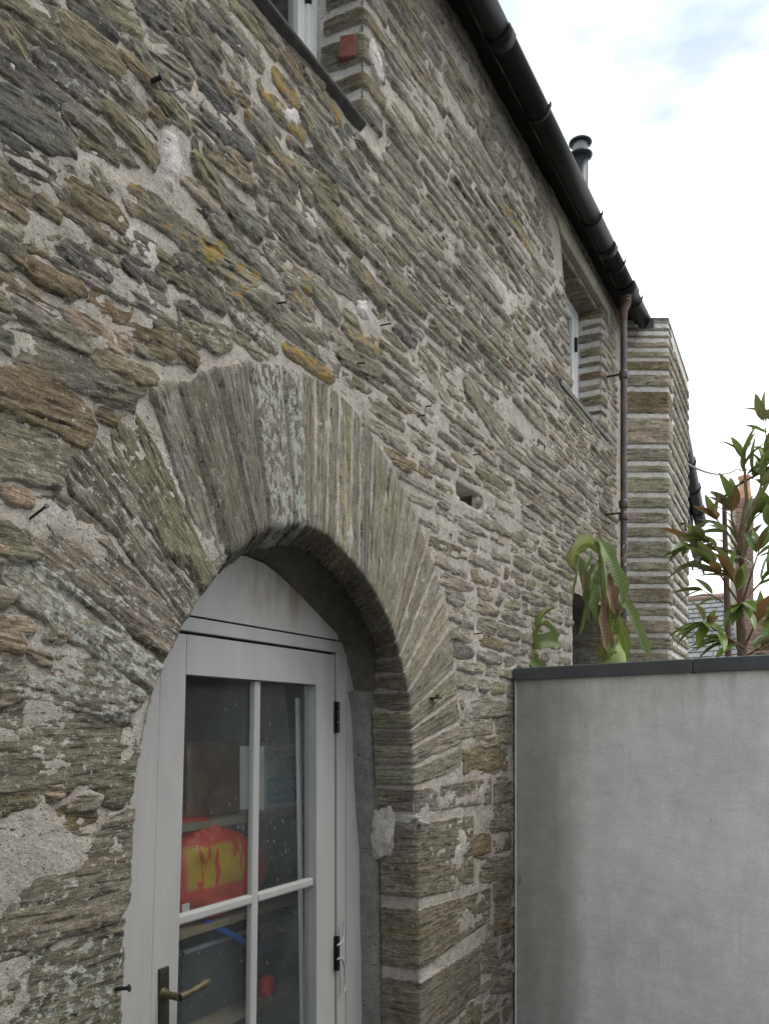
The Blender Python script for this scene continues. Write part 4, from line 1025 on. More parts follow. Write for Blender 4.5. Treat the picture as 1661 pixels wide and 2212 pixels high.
# downpipe
pipe = bpy.data.objects.new('downpipe', None); COL.objects.link(pipe); pipe.parent = house
px_, py_ = 5.09, -.105
MB().tube([(px_, gy, gz_ - gr - .002), (px_, gy, gz_ - gr - .05), (px_, py_, gz_ - gr - .085), (px_, py_, 3.93)], [.024, .024, .024, .021], 14).build('swan_neck', M_REDPIPE, pipe)
for z in (4.045, 4.025): MB().lathe([(.022, 0), (.030, .003), (.030, .012), (.022, .015)], (px_, gy + .005, z), 16).build('pipe_collar', M_REDPIPE, pipe)
MB().tube([(px_, py_, 3.93), (px_, py_, 2.33)], .0185, 16).build('pipe', M_PIPE, pipe)
MB().tube([(px_, py_, 2.42), (px_, py_, 1.2), (px_ + .0, py_, .3)], .0195, 16).build('pipe', M_PIPE, pipe)
for z in (3.60, 2.86, 2.79): MB().lathe([(.018, -.012), (.025, -.01), (.027, 0), (.027, .028), (.024, .036), (.018, .038)], (px_, py_, z), 16).build('pipe_collar', M_PIPE, pipe)
for z in (3.615, 2.82):
    MB().box((px_ - .004, py_ + .012, z), (px_ + .004, .0, z + .010)).build('pipe_clip', M_RUST, pipe)
    MB().box((px_ - .02, -.008, z - .004), (px_ + .02, .002, z + .016)).build('pipe_lug', M_RUST, pipe)
# flue
fb = atdepth(1253, 385, 6.9); ft = atdepth(1253, 300, 6.9)
flue = bpy.data.objects.new('flue', None); COL.objects.link(flue); flue.parent = house
zt = ft.z
MB().lathe([(.062, zt - 1.9), (.062, zt - .13), (.05, zt - .13)], (ft.x, ft.y, 0), 28).build('flue_pipe', M_FLUE, flue)
MB().lathe([(.04, zt - .155), (.075, zt - .15), (.094, zt - .140), (.094, zt - .128), (.06, zt - .122)], (ft.x, ft.y, 0), 28).build('flue_ring', M_FLUE, flue)
MB().lathe([(.058, zt - .125), (.058, zt - .035)], (ft.x, ft.y, 0), 28).build('flue_band', M_FLUEL, flue)
MB().lathe([(.03, zt - .045), (.085, zt - .042), (.09, zt - .036), (.088, zt - .026), (.04, zt - .006), (.0, zt)], (ft.x, ft.y, 0), 28).build('flue_cap', M_FLUE, flue)
# lead apron at the verge
MB().prism([(5.50, -.20, 4.085), (5.62, -.05, 4.16), (5.64, -.06, 4.10), (5.54, -.19, 4.04)], (-.004, .004, 0)).build('lead_flashing', M_LEAD, house)

# nails and hooks in the wall
def nail(p0, ln, ang, m=M_RUST, r=.0024, name='nail'):
    p = onY(p0[0] / SRC, p0[1] / SRC, -.002); q = p + Vector((math.cos(ang) * .4, -1, math.sin(ang) * .5)).normalized() * ln
    MB().tube([p + Vector((0, .02, 0)), q], r, 7).tube([q, q + (q - p).normalized() * .002], r * 1.9, 8).build(name, m, wall)
nail((108, 1695), .05, 2.2, M_IRON); nail((1150, 1181), .03, 0); nail((1352, 1353), .028, .2); nail((888, 985), .03, 0); nail((1236, 1058), .03, .3); nail((1380, 1322), .02, .2)
nail((1540, 2063), .03, .4); nail((1539, 1478), .022, .1); nail((480, 270), .03, .6, M_IRON, .005, 'iron_peg'); nail((372, 3222), .03, .5, M_IRON, .004, 'iron_peg')
p = onY(1395 / SRC, 2268 / SRC, 0)
MB().box((p.x - .012, -.035, p.z - .004), (p.x + .03, .0, p.z + .001)).box((p.x - .012, -.035, p.z + .0015), (p.x + .01, -.03, p.z + .010)).build('iron_bracket', M_RUST, wall, bevel=.001)
w0 = [onY(u / SRC, v / SRC, -.02 - d) for u, v, d in ((490, 275, 0), (520, 290, .015), (560, 297, .02), (590, 290, .012), (600, 284, .0), (575, 294, .01), (530, 296, .0))]
MB().tube(w0, .0012, 5).build('wire_end', M_IRON, wall)

# ------------------------------------------------------------------ things in the store room, seen through the glass
M_WOOD = simple('brown_board', (.14, .07, .035), .6, 0, .5, 14)
M_SHELF = simple('shelf_timber', (.26, .2, .14), .7, 0, .2, 10)
M_ORANGE, t, b = mat('orange_bag_cloth'); g = G(t)
ob = g.n('ShaderNodeTexCoord').outputs['Object']
ye = g.math('MULTIPLY', g.mr(g.noise(g.map(ob, (1.6, 1, .35), (2, 0, 1)), 16, 4, .6), .44, .47, 0, 1), g.mr(g.n('ShaderNodeSeparateXYZ').outputs[0], 0, 1, 1, 1))
sx = g.n('ShaderNodeSeparateXYZ'); g.l(ob, sx.inputs[0])
band = g.math('MULTIPLY', g.mr(sx.outputs['Z'], -.05, -.035, 0, 1), g.mr(sx.outputs['Z'], .075, .09, 1, 0))
wid = g.math('MULTIPLY', g.mr(sx.outputs['X'], -.19, -.17, 0, 1), g.mr(sx.outputs['X'], .06, .08, 1, 0))
cc = g.mix(g.math('MULTIPLY', ye, g.math('MULTIPLY', band, wid)), (.55, .05, .02), (.50, .30, .012))
g.l(cc, b.inputs['Base Color']); b.inputs['Roughness'].default_value = .45
M_BLUE = simple('blue_strap', (.03, .12, .55), .5); M_RED = simple('red_ball', (.6, .02, .03), .4); M_TUB = simple('grey_plastic', (.28, .32, .36), .35)
M_ROD = simple('reflection_pole', (.80, .82, .84), .4, 0, .03); M_BOARDW = simple('white_carton', (.75, .76, .74), .6); M_SIGNB = simple('blue_print', (.10, .33, .55), .5); M_SIGNG = simple('grey_print', (.45, .52, .52), .5, 0, .4, 12); M_INK = simple('dark_ink', (.06, .06, .07), .6); M_INKW = simple('white_ink', (.8, .82, .82), .6)
def top(o, label, cat, group=None): return tag(o, label, cat, group)
YS = .50
sh = thing('shelf_unit', 'timber shelves in the dark store room behind the door glass', 'shelf')
for v in (1756, 1958, 2163):
    z = onY(560, v, YS).z
    MB().box((1.25, YS - .02, z - .022), (2.95, 1.1, z)).build('shelf', M_SHELF, sh, bevel=.002)
for x in (1.27, 2.88): MB().box((x, YS - .015, .02), (x + .04, YS + .02, 2.2)).build('post', M_SHELF, sh)
z1 = onY(560, 1756, YS).z; z2 = onY(560, 1958, YS).z; z3 = onY(560, 2163, YS).z
pa, pc = onY(413, 1604, YS + .04), onY(522, 1604, YS + .04)
o = MB().box((pa.x, YS + .04, z1 + .001), (pc.x, YS + .065, pa.z)).build('brown_board', M_WOOD, None, bevel=.012); top(o, 'brown wooden board leaning upright on the top shelf behind the glass', 'board')
pa, pc = onY(571, 1612, YS + .02), onY(676, 1612, YS + .02)
ct = thing('carton', 'white and blue printed carton on the top shelf behind the right pane', 'box')
MB().box((pa.x, YS + .02, z1 + .001), (pc.x, YS + .16, pa.z)).build('carton_body', M_BOARDW, ct, bevel=.003)
zb1 = onY(600, 1680, YS + .02).z; w_ = pc.x - pa.x
MB().box((pa.x + .02, YS + .0185, z1 + .02), (pc.x - .02, YS + .0195, zb1)).build('blue_label', M_SIGNB, ct)
MB().box((pa.x + .02, YS + .0185, zb1 + .003), (pc.x - .02, YS + .0195, pa.z - .04)).build('grey_picture', M_SIGNG, ct)
def text(s_, x, z, size, m, par, y):
    cu = bpy.data.curves.new('lettering', 'FONT'); cu.body = s_; cu.size = size; cu.extrude = .0003; cu.align_x = 'LEFT'
    o = bpy.data.objects.new('lettering', cu); COL.objects.link(o); o.parent = par; o.location = (x, y, z); o.rotation_euler = (math.pi / 2, 0, 0); 
    bpy.context.view_layer.update(); me = bpy.data.meshes.new_from_object(o); bpy.data.objects.remove(o)
    me.name = 'lettering'; me.materials.clear(); o = link('lettering', me, m, par); o.location = (x, y, z); o.rotation_euler = (math.pi / 2, 0, 0); return o
text('POINTFIX', pa.x + .03, zb1 - .045, .042, M_INKW, ct, YS + .0178); text('PAPESTORM', pa.x + .05, pa.z - .03, .018, M_INK, ct, YS + .0178)
for k in range(4): text(['for paving and patio', 'jointing compound', 'quick and easy', '15 kg'][k], pa.x + .03, zb1 - .07 - .024 * k, .014, M_INKW, ct, YS + .0178)
# bag
bc = onY(500, 1870, YS - .06)
pl_, pr_ = onY(392, 1900, YS - .06), onY(606, 1860, YS - .06)
wbag = (pr_.x - pl_.x) / 2 + .02; cx_ = (pl_.x + pr_.x) / 2 - .01; zt_ = onY(470, 1765, YS).z; zb_ = z2 + .005; hb2 = (zt_ - zb_) / 2
th, ph = np.meshgrid(np.linspace(0, 2 * np.pi, 72, endpoint=False), np.linspace(.001, np.pi - .001, 44))
x = np.sin(ph) * np.cos(th); y = np.sin(ph) * np.sin(th); zz = np.cos(ph)
pw = lambda q, e: np.sign(q) * np.abs(q) ** e
prof = 1 - .45 * sstep(-.3, 1, zz)
d = .08 * np.abs(vn(x * 3.5 + zz * 2, y * 3.5, zz * 1.2 + 7)) + .05 * vn(x * 2.2, y * 2.2, zz * 2.6) + .03 * np.abs(vn(x * 5, y * 5, zz * 3 + 4)) + .03 * np.abs(vn(x * 9 + zz * 3, y * 9, zz * 5))
V = np.stack([pw(x, .9) * wbag * prof * (1 + d) - .06 * sstep(0, 1, zz), pw(y, .7) * .11 * (1 + 1.6 * d), pw(zz, .88) * hb2 * (1 + .6 * d)], -1).reshape(-1, 3)
k, l = th.shape; idx = np.arange(k * l).reshape(k, l); i2 = np.roll(idx, -1, 1); Fq = np.stack([idx[:-1], idx[1:], i2[1:], i2[:-1]], -1).reshape(-1, 4)
bag = thing('plastic_bag', 'crumpled orange and yellow plastic bag on the shelf behind the upper panes', 'bag', (cx_, YS + .06, zb_ + hb2))
link('bag_body', mesh_np('bag_body', V, Fq), M_ORANGE, bag)
0 and MB().tube([(-.10, -.02, hb2 * .86), (-.12, -.03, hb2 + .025), (-.06, -.03, hb2 + .04), (-.02, -.02, hb2 * .9)], [.02, .018, .018, .02], 8).build('bag_knot', M_ORANGE, bag)
MB().box((-wbag + .03, -.125, -hb2 * .72), (-wbag + .06, -.122, -hb2 * .72 + .045)).build('bag_tag', M_BOARDW, bag)
# white pole added in place of a streak reflected in the glass
pt, pb_ = onY(644, 1508, .34), onY(654, 2212, .34)
dirp = (pb_ - pt); bt = pt + dirp * ((.02 - pt.z) / dirp.z)
o = MB().tube([pt, bt], .0095, 14).build('reflection_pole', M_ROD, None); top(o, 'thin white pole added behind the right door panes to imitate a reflection', 'pole')
# tub
ta, tb = onY(395, 2010, YS + .03), onY(650, 2010, YS + .03)
tubm = MB(); x0, x1, y0, y1, zt2 = ta.x, tb.x + .05, YS + .03, YS + .42, onY(560, 2003, YS + .03).z
tubm.add([(x0, y0, zt2), (x1, y0, zt2), (x1, y1, zt2), (x0, y1, zt2), (x0 + .03, y0 + .03, z3 + .003), (x1 - .03, y0 + .03, z3 + .003), (x1 - .03, y1 - .03, z3 + .003), (x0 + .03, y1 - .03, z3 + .003)], [(4, 5, 1, 0), (5, 6, 2, 1), (6, 7, 3, 2), (7, 4, 0, 3), (7, 6, 5, 4)])
tub = thing('storage_tub', 'grey plastic storage tub on the lower shelf behind the bottom panes', 'tub')
M_TUBB = simple('smoky_plastic', (.05, .06, .07), .3)
tubm.build('tub_body', M_TUBB, tub)
MB().tube([(x0, y0, zt2), (x1, y0, zt2), (x1, y1, zt2), (x0, y1, zt2), (x0, y0, zt2)], .009, 8, False).build('tub_rim', M_TUB, tub)
a_, c2_ = onY(445, 1992, YS), onY(560, 2055, YS)
o = MB().tube([a_ + Vector((0, .0, .0)), (a_ + c2_) / 2 + Vector((0, -.005, .004)), c2_], .011, 8).build('blue_tool_handle', M_BLUE, None); top(o, 'bright blue bar lying aslant over the storage tub rim', 'bar')
o = lump('red_ball', onY(577, 2130, YS + .0), .028, .028, .040, M_RED, None, 2, .03); o.location = (0, 0, 0); top(o, 'small red ball low behind the door glass bar', 'ball')

#=====PART4=====
# ------------------------------------------------------------------ THE RENDERED SIDE WALL
dW = Vector((-.265, -.964, 0)).normalized(); P0 = Vector((3.497, -.014, 0)); nB = Vector((0, 0, 1)).cross(dW)
rw = thing('rendered_wall', 'smooth grey rendered garden wall with dark metal coping, butting against the stone house', 'wall', P0); rw.rotation_euler = (0, 0, math.atan2(dW.y, dW.x))
MB().box((.006, 0, -.02), (2.6, .22, 1.805)).build('render_face', M_RENDER, rw)
MB().box((.001, -.003, 0), (.0055, .02, 1.80)).build('edge_bead', M_BEAD, rw)
def coping(x0, x1):
    MB().prism([(x0, -.018, 1.792), (x0, -.018, 1.842), (x0, .10, 1.852), (x0, .24, 1.842), (x0, .24, 1.792), (x0, .10, 1.8055)], (x1 - x0, 0, 0)).build('coping', M_COPING, rw, bevel=.004)
coping(.0, .768); coping(.7705, 2.6)
MB().box((.764, -.0195, 1.7905), (.775, .23, 1.793)).build('coping_joint', M_IRON, rw)

# ------------------------------------------------------------------ ADJOINING BUILDING with the stone pier
adj = thing('stone_outbuilding', 'lower stone building with banded corner pier behind the downpipe', 'house')
rv = Vector((s_, -c_, 0)); PC = Vector((5.56, 0, 0))
pl = atdepth(1336, 1570, 5.50); pr = atdepth(1442, 1570, 5.50); pl.z = pr.z = 0
# side wall direction
sdv_ = Vector((c_ * F + 900 * s_, s_ * F - 900 * c_, 0)).normalized()
Ls = 1.05
ptop = atdepth(1442, 690, 5.50).z; ptopL = atdepth(1345, 688, 5.50).z
back = [pl + Vector((0.006, 0, 0)), pr - Vector((-.006, 0, 0)) , ]
nf = Vector((-c_, -s_, 0)); ns = Vector((0, 0, 1)).cross(sdv_) * -1
if ns.dot(Vector((0, -1, 0))) < 0: ns = -ns
# mortar core
e_far = pr + sdv_ * Ls; zf = atdepth(1480, 822, (e_far.x * c_ + (e_far.y + D) * s_)).z
core = MB(); ins = -.001
a0 = pl - nf * ins; a1 = pr - nf * ins - ns * ins; a2 = e_far - ns * ins; a3 = pl + sdv_ * Ls
def up(p, z): return (p.x, p.y, z)
core.add([up(a0, 0), up(a1, 0), up(a2, 0), up(a3, 0), up(a0, ptopL - .01), up(a1, ptop - .01), up(a2, zf - .01), up(a3, zf + .3)], [(0, 1, 5, 4), (1, 2, 6, 5), (2, 3, 7, 6), (4, 5, 6, 7), (3, 0, 4, 7)])
core.build('core_wall', M_MORTW, adj)
zc = .9; i = 0; hs = [.11, .10, .12, .085, .14, .10, .13, .09, .075, .085, .10, .15, .17, .12, .09, .11, .08, .06, .07]
edges = []
# joints read from the pier (overview v of each bed joint)
jv = [1442, 1406, 1372, 1335, 1307, 1266, 1239, 1209, 1165, 1134, 1103, 1069, 1025, 1001, 964, 899, 841, 804, 777, 756, 735, 720, 703, 690]
jz = [atdepth(1400, v, 5.5).z for v in jv]; jz = [jz[0] - .11 * k for k in range(10, 0, -1)] + jz
kd = 'qrqprqrpqrqpqqrp'
for k in range(len(jz) - 1):
    z0, z1 = jz[k], jz[k + 1]
    A = np.array(up(pl, z1)); B = np.array(up(pl, z0)); C = np.array(up(pr, z0)); Dp = np.array(up(pr, z1))
    b = bent(A, B, C, Dp, tuple(nf), tuple(ns), tuple(sdv_), rr.uniform(.10, .26), kind="b" if k in (25, 27) else kd[k % 16], yl=.1, res=.008, gap=rr.uniform(.012, .026), rough=.8, proud=rr.uniform(.006, .014), sink=.02, wl=.35)
    bent_obj('pier_stone', b, adj, flip=False)
# side wall stones
lst = []
z = 1.2
while z < ptop - .02:
    h = rr.uniform(.05, .09); s0 = rr.uniform(.13, .24)
    while s0 < Ls - .03:
        ln = min(rr.uniform(.10, .24), Ls - s0)
        topz = ptop + (zf - ptop) * (s0 + ln) / Ls
        if z + h < topz - .01:
            p = [np.array(up(pr + sdv_ * q, zz)) for q, zz in ((s0, z + h), (s0, z), (s0 + ln, z), (s0 + ln, z + h))]
            b = bent(p[0], p[1], p[2], p[3], tuple(ns), tuple(ns), tuple(sdv_), .003, kind=rr.choice('rqprpb'), yl=.05, wl=.15, res=.012, gap=.020, rough=.8, proud=.012, sink=.02)
            lst.append(b)
        s0 += ln + .004
    z += h + .004
for b in lst: bent_obj('wall_stone', b, adj, flip=False)
# cap slab sloping with the wall head
MB().add([up(a0, ptopL - .012), up(pr + nf * .004, ptop - .012), up(e_far + ns * .004, zf - .012), up(a3, zf + .28), up(a0, ptopL + .008), up(pr + nf * .012, ptop + .006), up(e_far + ns * .01, zf + .006), up(a3, zf + .30)], [(0, 1, 5, 4), (1, 2, 6, 5), (2, 3, 7, 6), (4, 5, 6, 7), (3, 2, 1, 0)]).build('cap_slab', M_STONEC := simple('weathered_cap', (.20, .19, .165), .9, 0, .35, 30, .003), adj)
for (u, v, d) in ((1462, 1132, 6.0), (1462, 1180, 6.0), (1478, 1218, 6.4)):
    p = atdepth(u, v, d); MB().tube([p + Vector((0, .05, 0)), p + ns * .05, p + ns * .055 - Vector((0, 0, .05))], .008, 7).build('iron_hook', M_RUST, adj)

# ------------------------------------------------------------------ FAR BUILDING at the right of the pier
fbld = thing('far_gutter_house', 'far house end with black half-round gutter, mostly hidden by the stone pier', 'house')
g0 = atdepth(1474, 955, 8.0); g1 = atdepth(1512, 1128, 10.6); gd = (g1 - g0).normalized(); gn = Vector((0, 0, 1)).cross(gd).normalized()
if gn.dot(Vector((0, -1, 0))) < 0: gn = -gn
MB().tube([g0 - gd * .6, g1], .07, 14).build('gutter', M_BLACK, fbld)
for t_ in (.2, .5, .8):
    c0 = g0.lerp(g1, t_); MB().tube([c0, c0 + gd * .04], .082, 14).build('gutter_bracket', M_BLACK, fbld)
q0, q1 = g0 - gd * .6 - gn * .16, g1 - gn * .16
MB().add([up(q0, 0), up(q1, 0), up(q1, q1.z - .14), up(q0, q0.z - .14), up(q0 - gn * 3, 0), up(q1 - gn * 3, 0), up(q1 - gn * 3, q1.z), up(q0 - gn * 3, q0.z)], [(0, 1, 2, 3), (1, 5, 6, 2), (3, 2, 6, 7)]).build('wall', simple('blue_grey_render', (.30, .33, .36), .8), fbld)
MB().hexa([q0 - Vector((0, 0, .14)), q1 - Vector((0, 0, .14)), q1 + Vector((0, 0, .06)), q0 + Vector((0, 0, .06))], tuple(gn * .08)).build('fascia', M_SLATE, fbld)
MB().hexa([g0 - gd * .6 + gn * .03 + Vector((0, 0, .08)), g1 + gn * .03 + Vector((0, 0, .08)), g1 - gn * 3 + Vector((0, 0, 2.2)), g0 - gd * .6 - gn * 3 + Vector((0, 0, 2.2))], (0, 0, .04)).build('roof', M_SLATE, fbld)
# satellite dish on a bracket
dc = atdepth(1494, 1180, 7.9)
dish = thing('satellite_dish', 'dark round dish seen edge-on past the stone pier', 'dish')
V = []; ax = (gn * .75 + Vector((.5, -.4, .2))).normalized(); e1 = ax.cross(Vector((0, 0, 1))).normalized(); e2 = e1.cross(ax)
n = 28
for j in range(6):
    r = .16 * j / 5
    for k in range(n):
        a_ = 2 * math.pi * k / n; V.append(dc + e1 * r * .85 * math.cos(a_) + e2 * r * 1.1 * math.sin(a_) + ax * (r * r * 1.6))
Fs = [(j * n + k, j * n + (k + 1) % n, (j + 1) * n + (k + 1) % n, (j + 1) * n + k) for j in range(5) for k in range(n)]
o = MB().add(V, Fs, True).build('reflector', M_FLUE, dish); md = o.modifiers.new('thick', 'SOLIDIFY'); md.thickness = .006
MB().tube([dc, dc - ax * .15, dc - ax * .22 + Vector((0, 0, -.14))], .015, 8).build('mount', M_FLUE, dish)
# wire
wa, wb = atdepth(1478, 999, 7.0), atdepth(1592, 1013, 13.0)
pts = [wa.lerp(wb, t_) - Vector((0, 0, .35 * t_ * (1 - t_))) for t_ in np.linspace(0, 1, 12)]
o = MB().tube(pts, .009, 6).build('overhead_wire', M_IRON, None); tag(o, 'thin overhead wire running from the stone building to the brick chimney', 'wire')

# ------------------------------------------------------------------ brick house and slate roof in the distance
def brick_wall(name, a, bvec, w, z0, z1, parent, bh=.075, bl=.225, depth=.11):
    n_ = Vector((0, 0, 1)).cross(bvec); nb_ = 0
    MB().hexa([up(a, z0), up(a + bvec * w, z0), up(a + bvec * w, z1), up(a, z1)], tuple(n_ * depth * 2)).build(name, M_MORTAR, parent)
    me = None; r = 0; z = z0
    while z < z1 - .03:
        x = -(bl / 2 if r % 2 else 0)
        while x < w - .02:
            x0 = max(x, 0); x1 = min(x + bl - .012, w)
            if x1 - x0 > .03:
                if me is None or abs((x1 - x0) - me_w) > .005:
                    m_ = MB().hexa([Vector((0, 0, 0)), bvec * (x1 - x0), bvec * (x1 - x0) + Vector((0, 0, bh - .012)), Vector((0, 0, bh - .012))], tuple(n_ * .03)); me_ = bpy.data.meshes.new('brick'); me_.from_pydata(m_.v, [], m_.f); me_.update()
                    mm = me_; 
                    if abs((x1 - x0) - (bl - .012)) < .004: me = me_; me_w = x1 - x0
                else: mm = me
                o = link('brick', mm, M_BRICK, parent); o.location = a + bvec * x0 - n_ * .018 + Vector((0, 0, z)); nb_ += 1
            x += bl
        z += bh; r += 1
    return nb_
ch = thing('brick_house', 'distant red brick building with tall chimney behind the magnolia', 'house')
dB = 14.0
c0 = atdepth(1588, 1090, dB); c1_ = atdepth(1626, 1090, dB)
bz0 = atdepth(1600, 1300, dB).z; nb1 = brick_wall('chimney_stack', Vector((c0.x, c0.y, 0)), rv, (c1_ - c0).length, bz0, c0.z, ch)
brick_wall('house_wall', Vector(up(atdepth(1596, 1300, dB - .2), 0)), rv, 1.2, atdepth(1600, 1445, dB).z, bz0, ch)
MB().hexa([up(c0 - rv * .05, c0.z), up(c1_ + rv * .05, c0.z), up(c1_ + rv * .05, c0.z + .1), up(c0 - rv * .05, c0.z + .1)], tuple(Vector((0, 0, 1)).cross(rv) * .4)).build('chimney_cap', M_BRICK, ch)
pp = atdepth(1607, 1020, dB + .15)
MB().lathe([(.10, c0.z + .1), (.11, c0.z + .14), (.09, c0.z + .3), (.08, c0.z + .42), (.10, c0.z + .46), (.10, c0.z + .49), (.07, c0.z + .49)], (pp.x, pp.y, 0), 20).build('chimney_pot', M_POT, ch)
sl = thing('slate_roof_house', 'distant low house with blue-grey slate roof below the chimney', 'house')
r0, r1 = atdepth(1470, 1300, 15.0), atdepth(1600, 1290, 15.0)
e0, e1_ = atdepth(1470, 1470, 13.2), atdepth(1600, 1470, 13.2)
MB().add([r0, r1, e1_, e0, r0 - Vector((0, 0, .05)), r1 - Vector((0, 0, .05)), e1_ - Vector((0, 0, .05)), e0 - Vector((0, 0, .05))], [(0, 1, 2, 3), (7, 6, 5, 4), (3, 2, 6, 7), (0, 3, 7, 4), (1, 5, 6, 2)]).build('roof_deck', M_SLATE, sl)
xu = (r1 - r0).normalized(); dn = ((e0 - r0)); ln_ = dn.length; dn = dn.normalized(); nn = xu.cross(dn)
if nn.z < 0: nn = -nn
wS = (r1 - r0).length; sw, sh_ = .2, .15
sm = MB().hexa([Vector((0, 0, 0)), xu * (sw - .01), xu * (sw - .01) + dn * (sh_ + .03) + nn * .02, dn * (sh_ + .03) + nn * .02], tuple(nn * .012)); sme = bpy.data.meshes.new('slate'); sme.from_pydata(sm.v, [], sm.f); sme.update()
for r in range(int(ln_ / sh_)):
    for k in range(int(wS / sw) + 1):
        x = k * sw - (sw / 2 if r % 2 else 0)
        if x < -.05 or x > wS - .15: continue
        o = link('slate', sme, M_SLATE, sl); o.location = r0 + xu * x + dn * (r * sh_) + nn * (.012 + .004 * rr.random())
MB().tube([r0 + nn * .03, r1 + nn * .03], .07, 8).build('ridge', M_BRICK, sl)
MB().add([up(e0, 0), up(e1_, 0), up(e1_, e1_.z), up(e0, e0.z)], [(0, 1, 2, 3)]).build('wall', M_MORTAR, sl)

# ------------------------------------------------------------------ plants
def leaf_mat(name, top_c, vein_c, under_c, rough=.3, dead=None, ribs=0, tr=.33):
    m, t, b = mat(name); g = G(t)
    uv = g.n('ShaderNodeAttribute', attribute_name='lf'); geo = g.n('ShaderNodeNewGeometry'); oi = g.n('ShaderNodeObjectInfo').outputs['Random']
    sx = g.n('ShaderNodeSeparateXYZ'); g.l(uv.outputs['Vector'], sx.inputs[0])
    v_ = g.mr(g.noise(uv.outputs['Vector'], 3.5, 4, .6), .35, .65, .75, 1.25)
    c = g.mix(1.0, top_c, v_, 'MULTIPLY'); c = g.mix(g.mr(oi, .0, 1., 0, .35), c, vein_c)
    mid_ = g.mr(g.math('ABSOLUTE', sx.outputs['X']), .02, .09, .8, 0); c = g.mix(mid_, c, vein_c)
    if ribs:
        w = g.n('ShaderNodeTexWave', wave_type='BANDS', bands_direction='Y'); w.inputs['Scale'].default_value = ribs; w.inputs['Distortion'].default_value = .6; g.l(uv.outputs['Vector'], w.inputs['Vector'])
        c = g.mix(g.mr(w.outputs['Fac'], .5, 1, 0, .22), c, vein_c); g.l(g.bump(w.outputs['Fac'], .0025, .5), b.inputs['Normal'])
    if dead:
        ed = g.math('ADD', g.mr(g.math('ABSOLUTE', sx.outputs['X']), .55, 1.0, 0, .35), g.mr(sx.outputs['Y'], .6, 1.0, 0, .45))
        ed = g.math('ADD', ed, g.mr(g.noise(uv.outputs['Vector'], 5, 5, .6), .4, .65, -.25, .35))
        c = g.mix(g.mr(ed, .26, .40, 0, .95), c, dead)
    c = g.mix(geo.outputs['Backfacing'], c, under_c)
    g.l(c, b.inputs['Base Color']); b.inputs['Roughness'].default_value = rough
    o = [n for n in t.nodes if n.type == 'OUTPUT_MATERIAL'][0]
    tl = g.n('ShaderNodeBsdfTranslucent'); g.l(c, tl.inputs[0]); ms = g.n('ShaderNodeMixShader'); ms.inputs[0].default_value = tr
    g.l(b.outputs[0], ms.inputs[1]); g.l(tl.outputs[0], ms.inputs[2]); g.l(ms.outputs[0], o.inputs[0])
    return m
M_MAG = leaf_mat('magnolia_leaf', (.075, .14, .03), (.24, .30, .08), (.20, .11, .045), .2)
M_MAGG = leaf_mat('magnolia_leaf_green', (.12, .195, .04), (.28, .35, .10), (.19, .24, .07), .2)
M_MAGY = leaf_mat('young_leaf', (.13, .20, .035), (.26, .30, .08), (.18, .17, .07), .3)
M_BAN = leaf_mat('banana_leaf', (.15, .20, .03), (.32, .35, .09), (.15, .20, .06), .35, (.17, .10, .045), 9, .4)
M_BAND = leaf_mat('dead_banana_leaf', (.26, .17, .09), (.34, .25, .15), (.20, .13, .075), .8, (.10, .06, .03), 8, .1)
M_BARK = simple('grey_brown_bark', (.17, .12, .085), .9, 0, .3, 20, .003)
M_TWIG = simple('reddish_twig', (.14, .075, .05), .8, 0, .3, 20)
M_STEM = simple('green_stem', (.19, .24, .06), .5, 0, .3, 12)
def strip(name, path, width, fold, m, parent, nseg=None, twist=None, side0=None, ruff=0.0, seed=0, thick=.0012, wprof=None):
    path = [Vector(p) for p in path]
    # resample with catmull-rom
    P = [path[0] * 2 - path[1]] + path + [path[-1] * 2 - path[-2]]; ns_ = nseg or 24; out = []
    for i in range(ns_ + 1):
        t_ = i / ns_ * (len(path) - 1); k = min(int(t_), len(path) - 2); f_ = t_ - k; p0, p1, p2, p3 = P[k:k + 4]
        out.append(.5 * ((2 * p1) + (p2 - p0) * f_ + (2 * p0 - 5 * p1 + 4 * p2 - p3) * f_ ** 2 + (3 * p1 - p0 - 3 * p2 + p3) * f_ ** 3))
    V = []; LF = []; nw = 8; side = side0 or Vector((1, 0, 0))
    for i, p in enumerate(out):
        t_ = i / ns_; d_ = (out[min(i + 1, ns_)] - out[max(i - 1, 0)]).normalized(); side = (side - d_ * side.dot(d_)).normalized(); up_ = d_.cross(side)
        ang = (twist or 0) * t_; sd2 = side * math.cos(ang) + up_ * math.sin(ang); u2 = d_.cross(sd2)
        w = width * (wprof(t_) if wprof else (math.sin(math.pi * min(1, t_ * .96 + .04)) ** .6))
        for j in range(nw + 1):
            s = j / nw * 2 - 1; w_ = w * (1 + .30 * abs(s) * float(vn(np.array([t_ * 11.0 + seed]), np.array([3.0 if s > 0 else 8.0]))[0])); fz = abs(s) * fold * w_
            rf = ruff * w * math.sin(t_ * 17 + seed + s) * abs(s)
            V.append(p + sd2 * (s * w_ * math.cos(min(1.2, fold) * .6)) + u2 * (fz + rf)); LF.append((s, t_, 0))
    Fs = [(i * (nw + 1) + j, i * (nw + 1) + j + 1, (i + 1) * (nw + 1) + j + 1, (i + 1) * (nw + 1) + j) for i in range(ns_) for j in range(nw)]
    me = bpy.data.meshes.new(name); me.from_pydata([tuple(v) for v in V], [], Fs); me.update(); me.polygons.foreach_set('use_smooth', [True] * len(Fs))
    a = me.attributes.new('lf', 'FLOAT_VECTOR', 'POINT'); a.data.foreach_set('vector', np.array(LF, np.float32).ravel())
    return link(name, me, m, parent)
dp = 4.05
def B(u, v, dd=0): return atdepth(u, v, dp + dd)
gr0 = lambda p: Vector((p.x, p.y, 0))
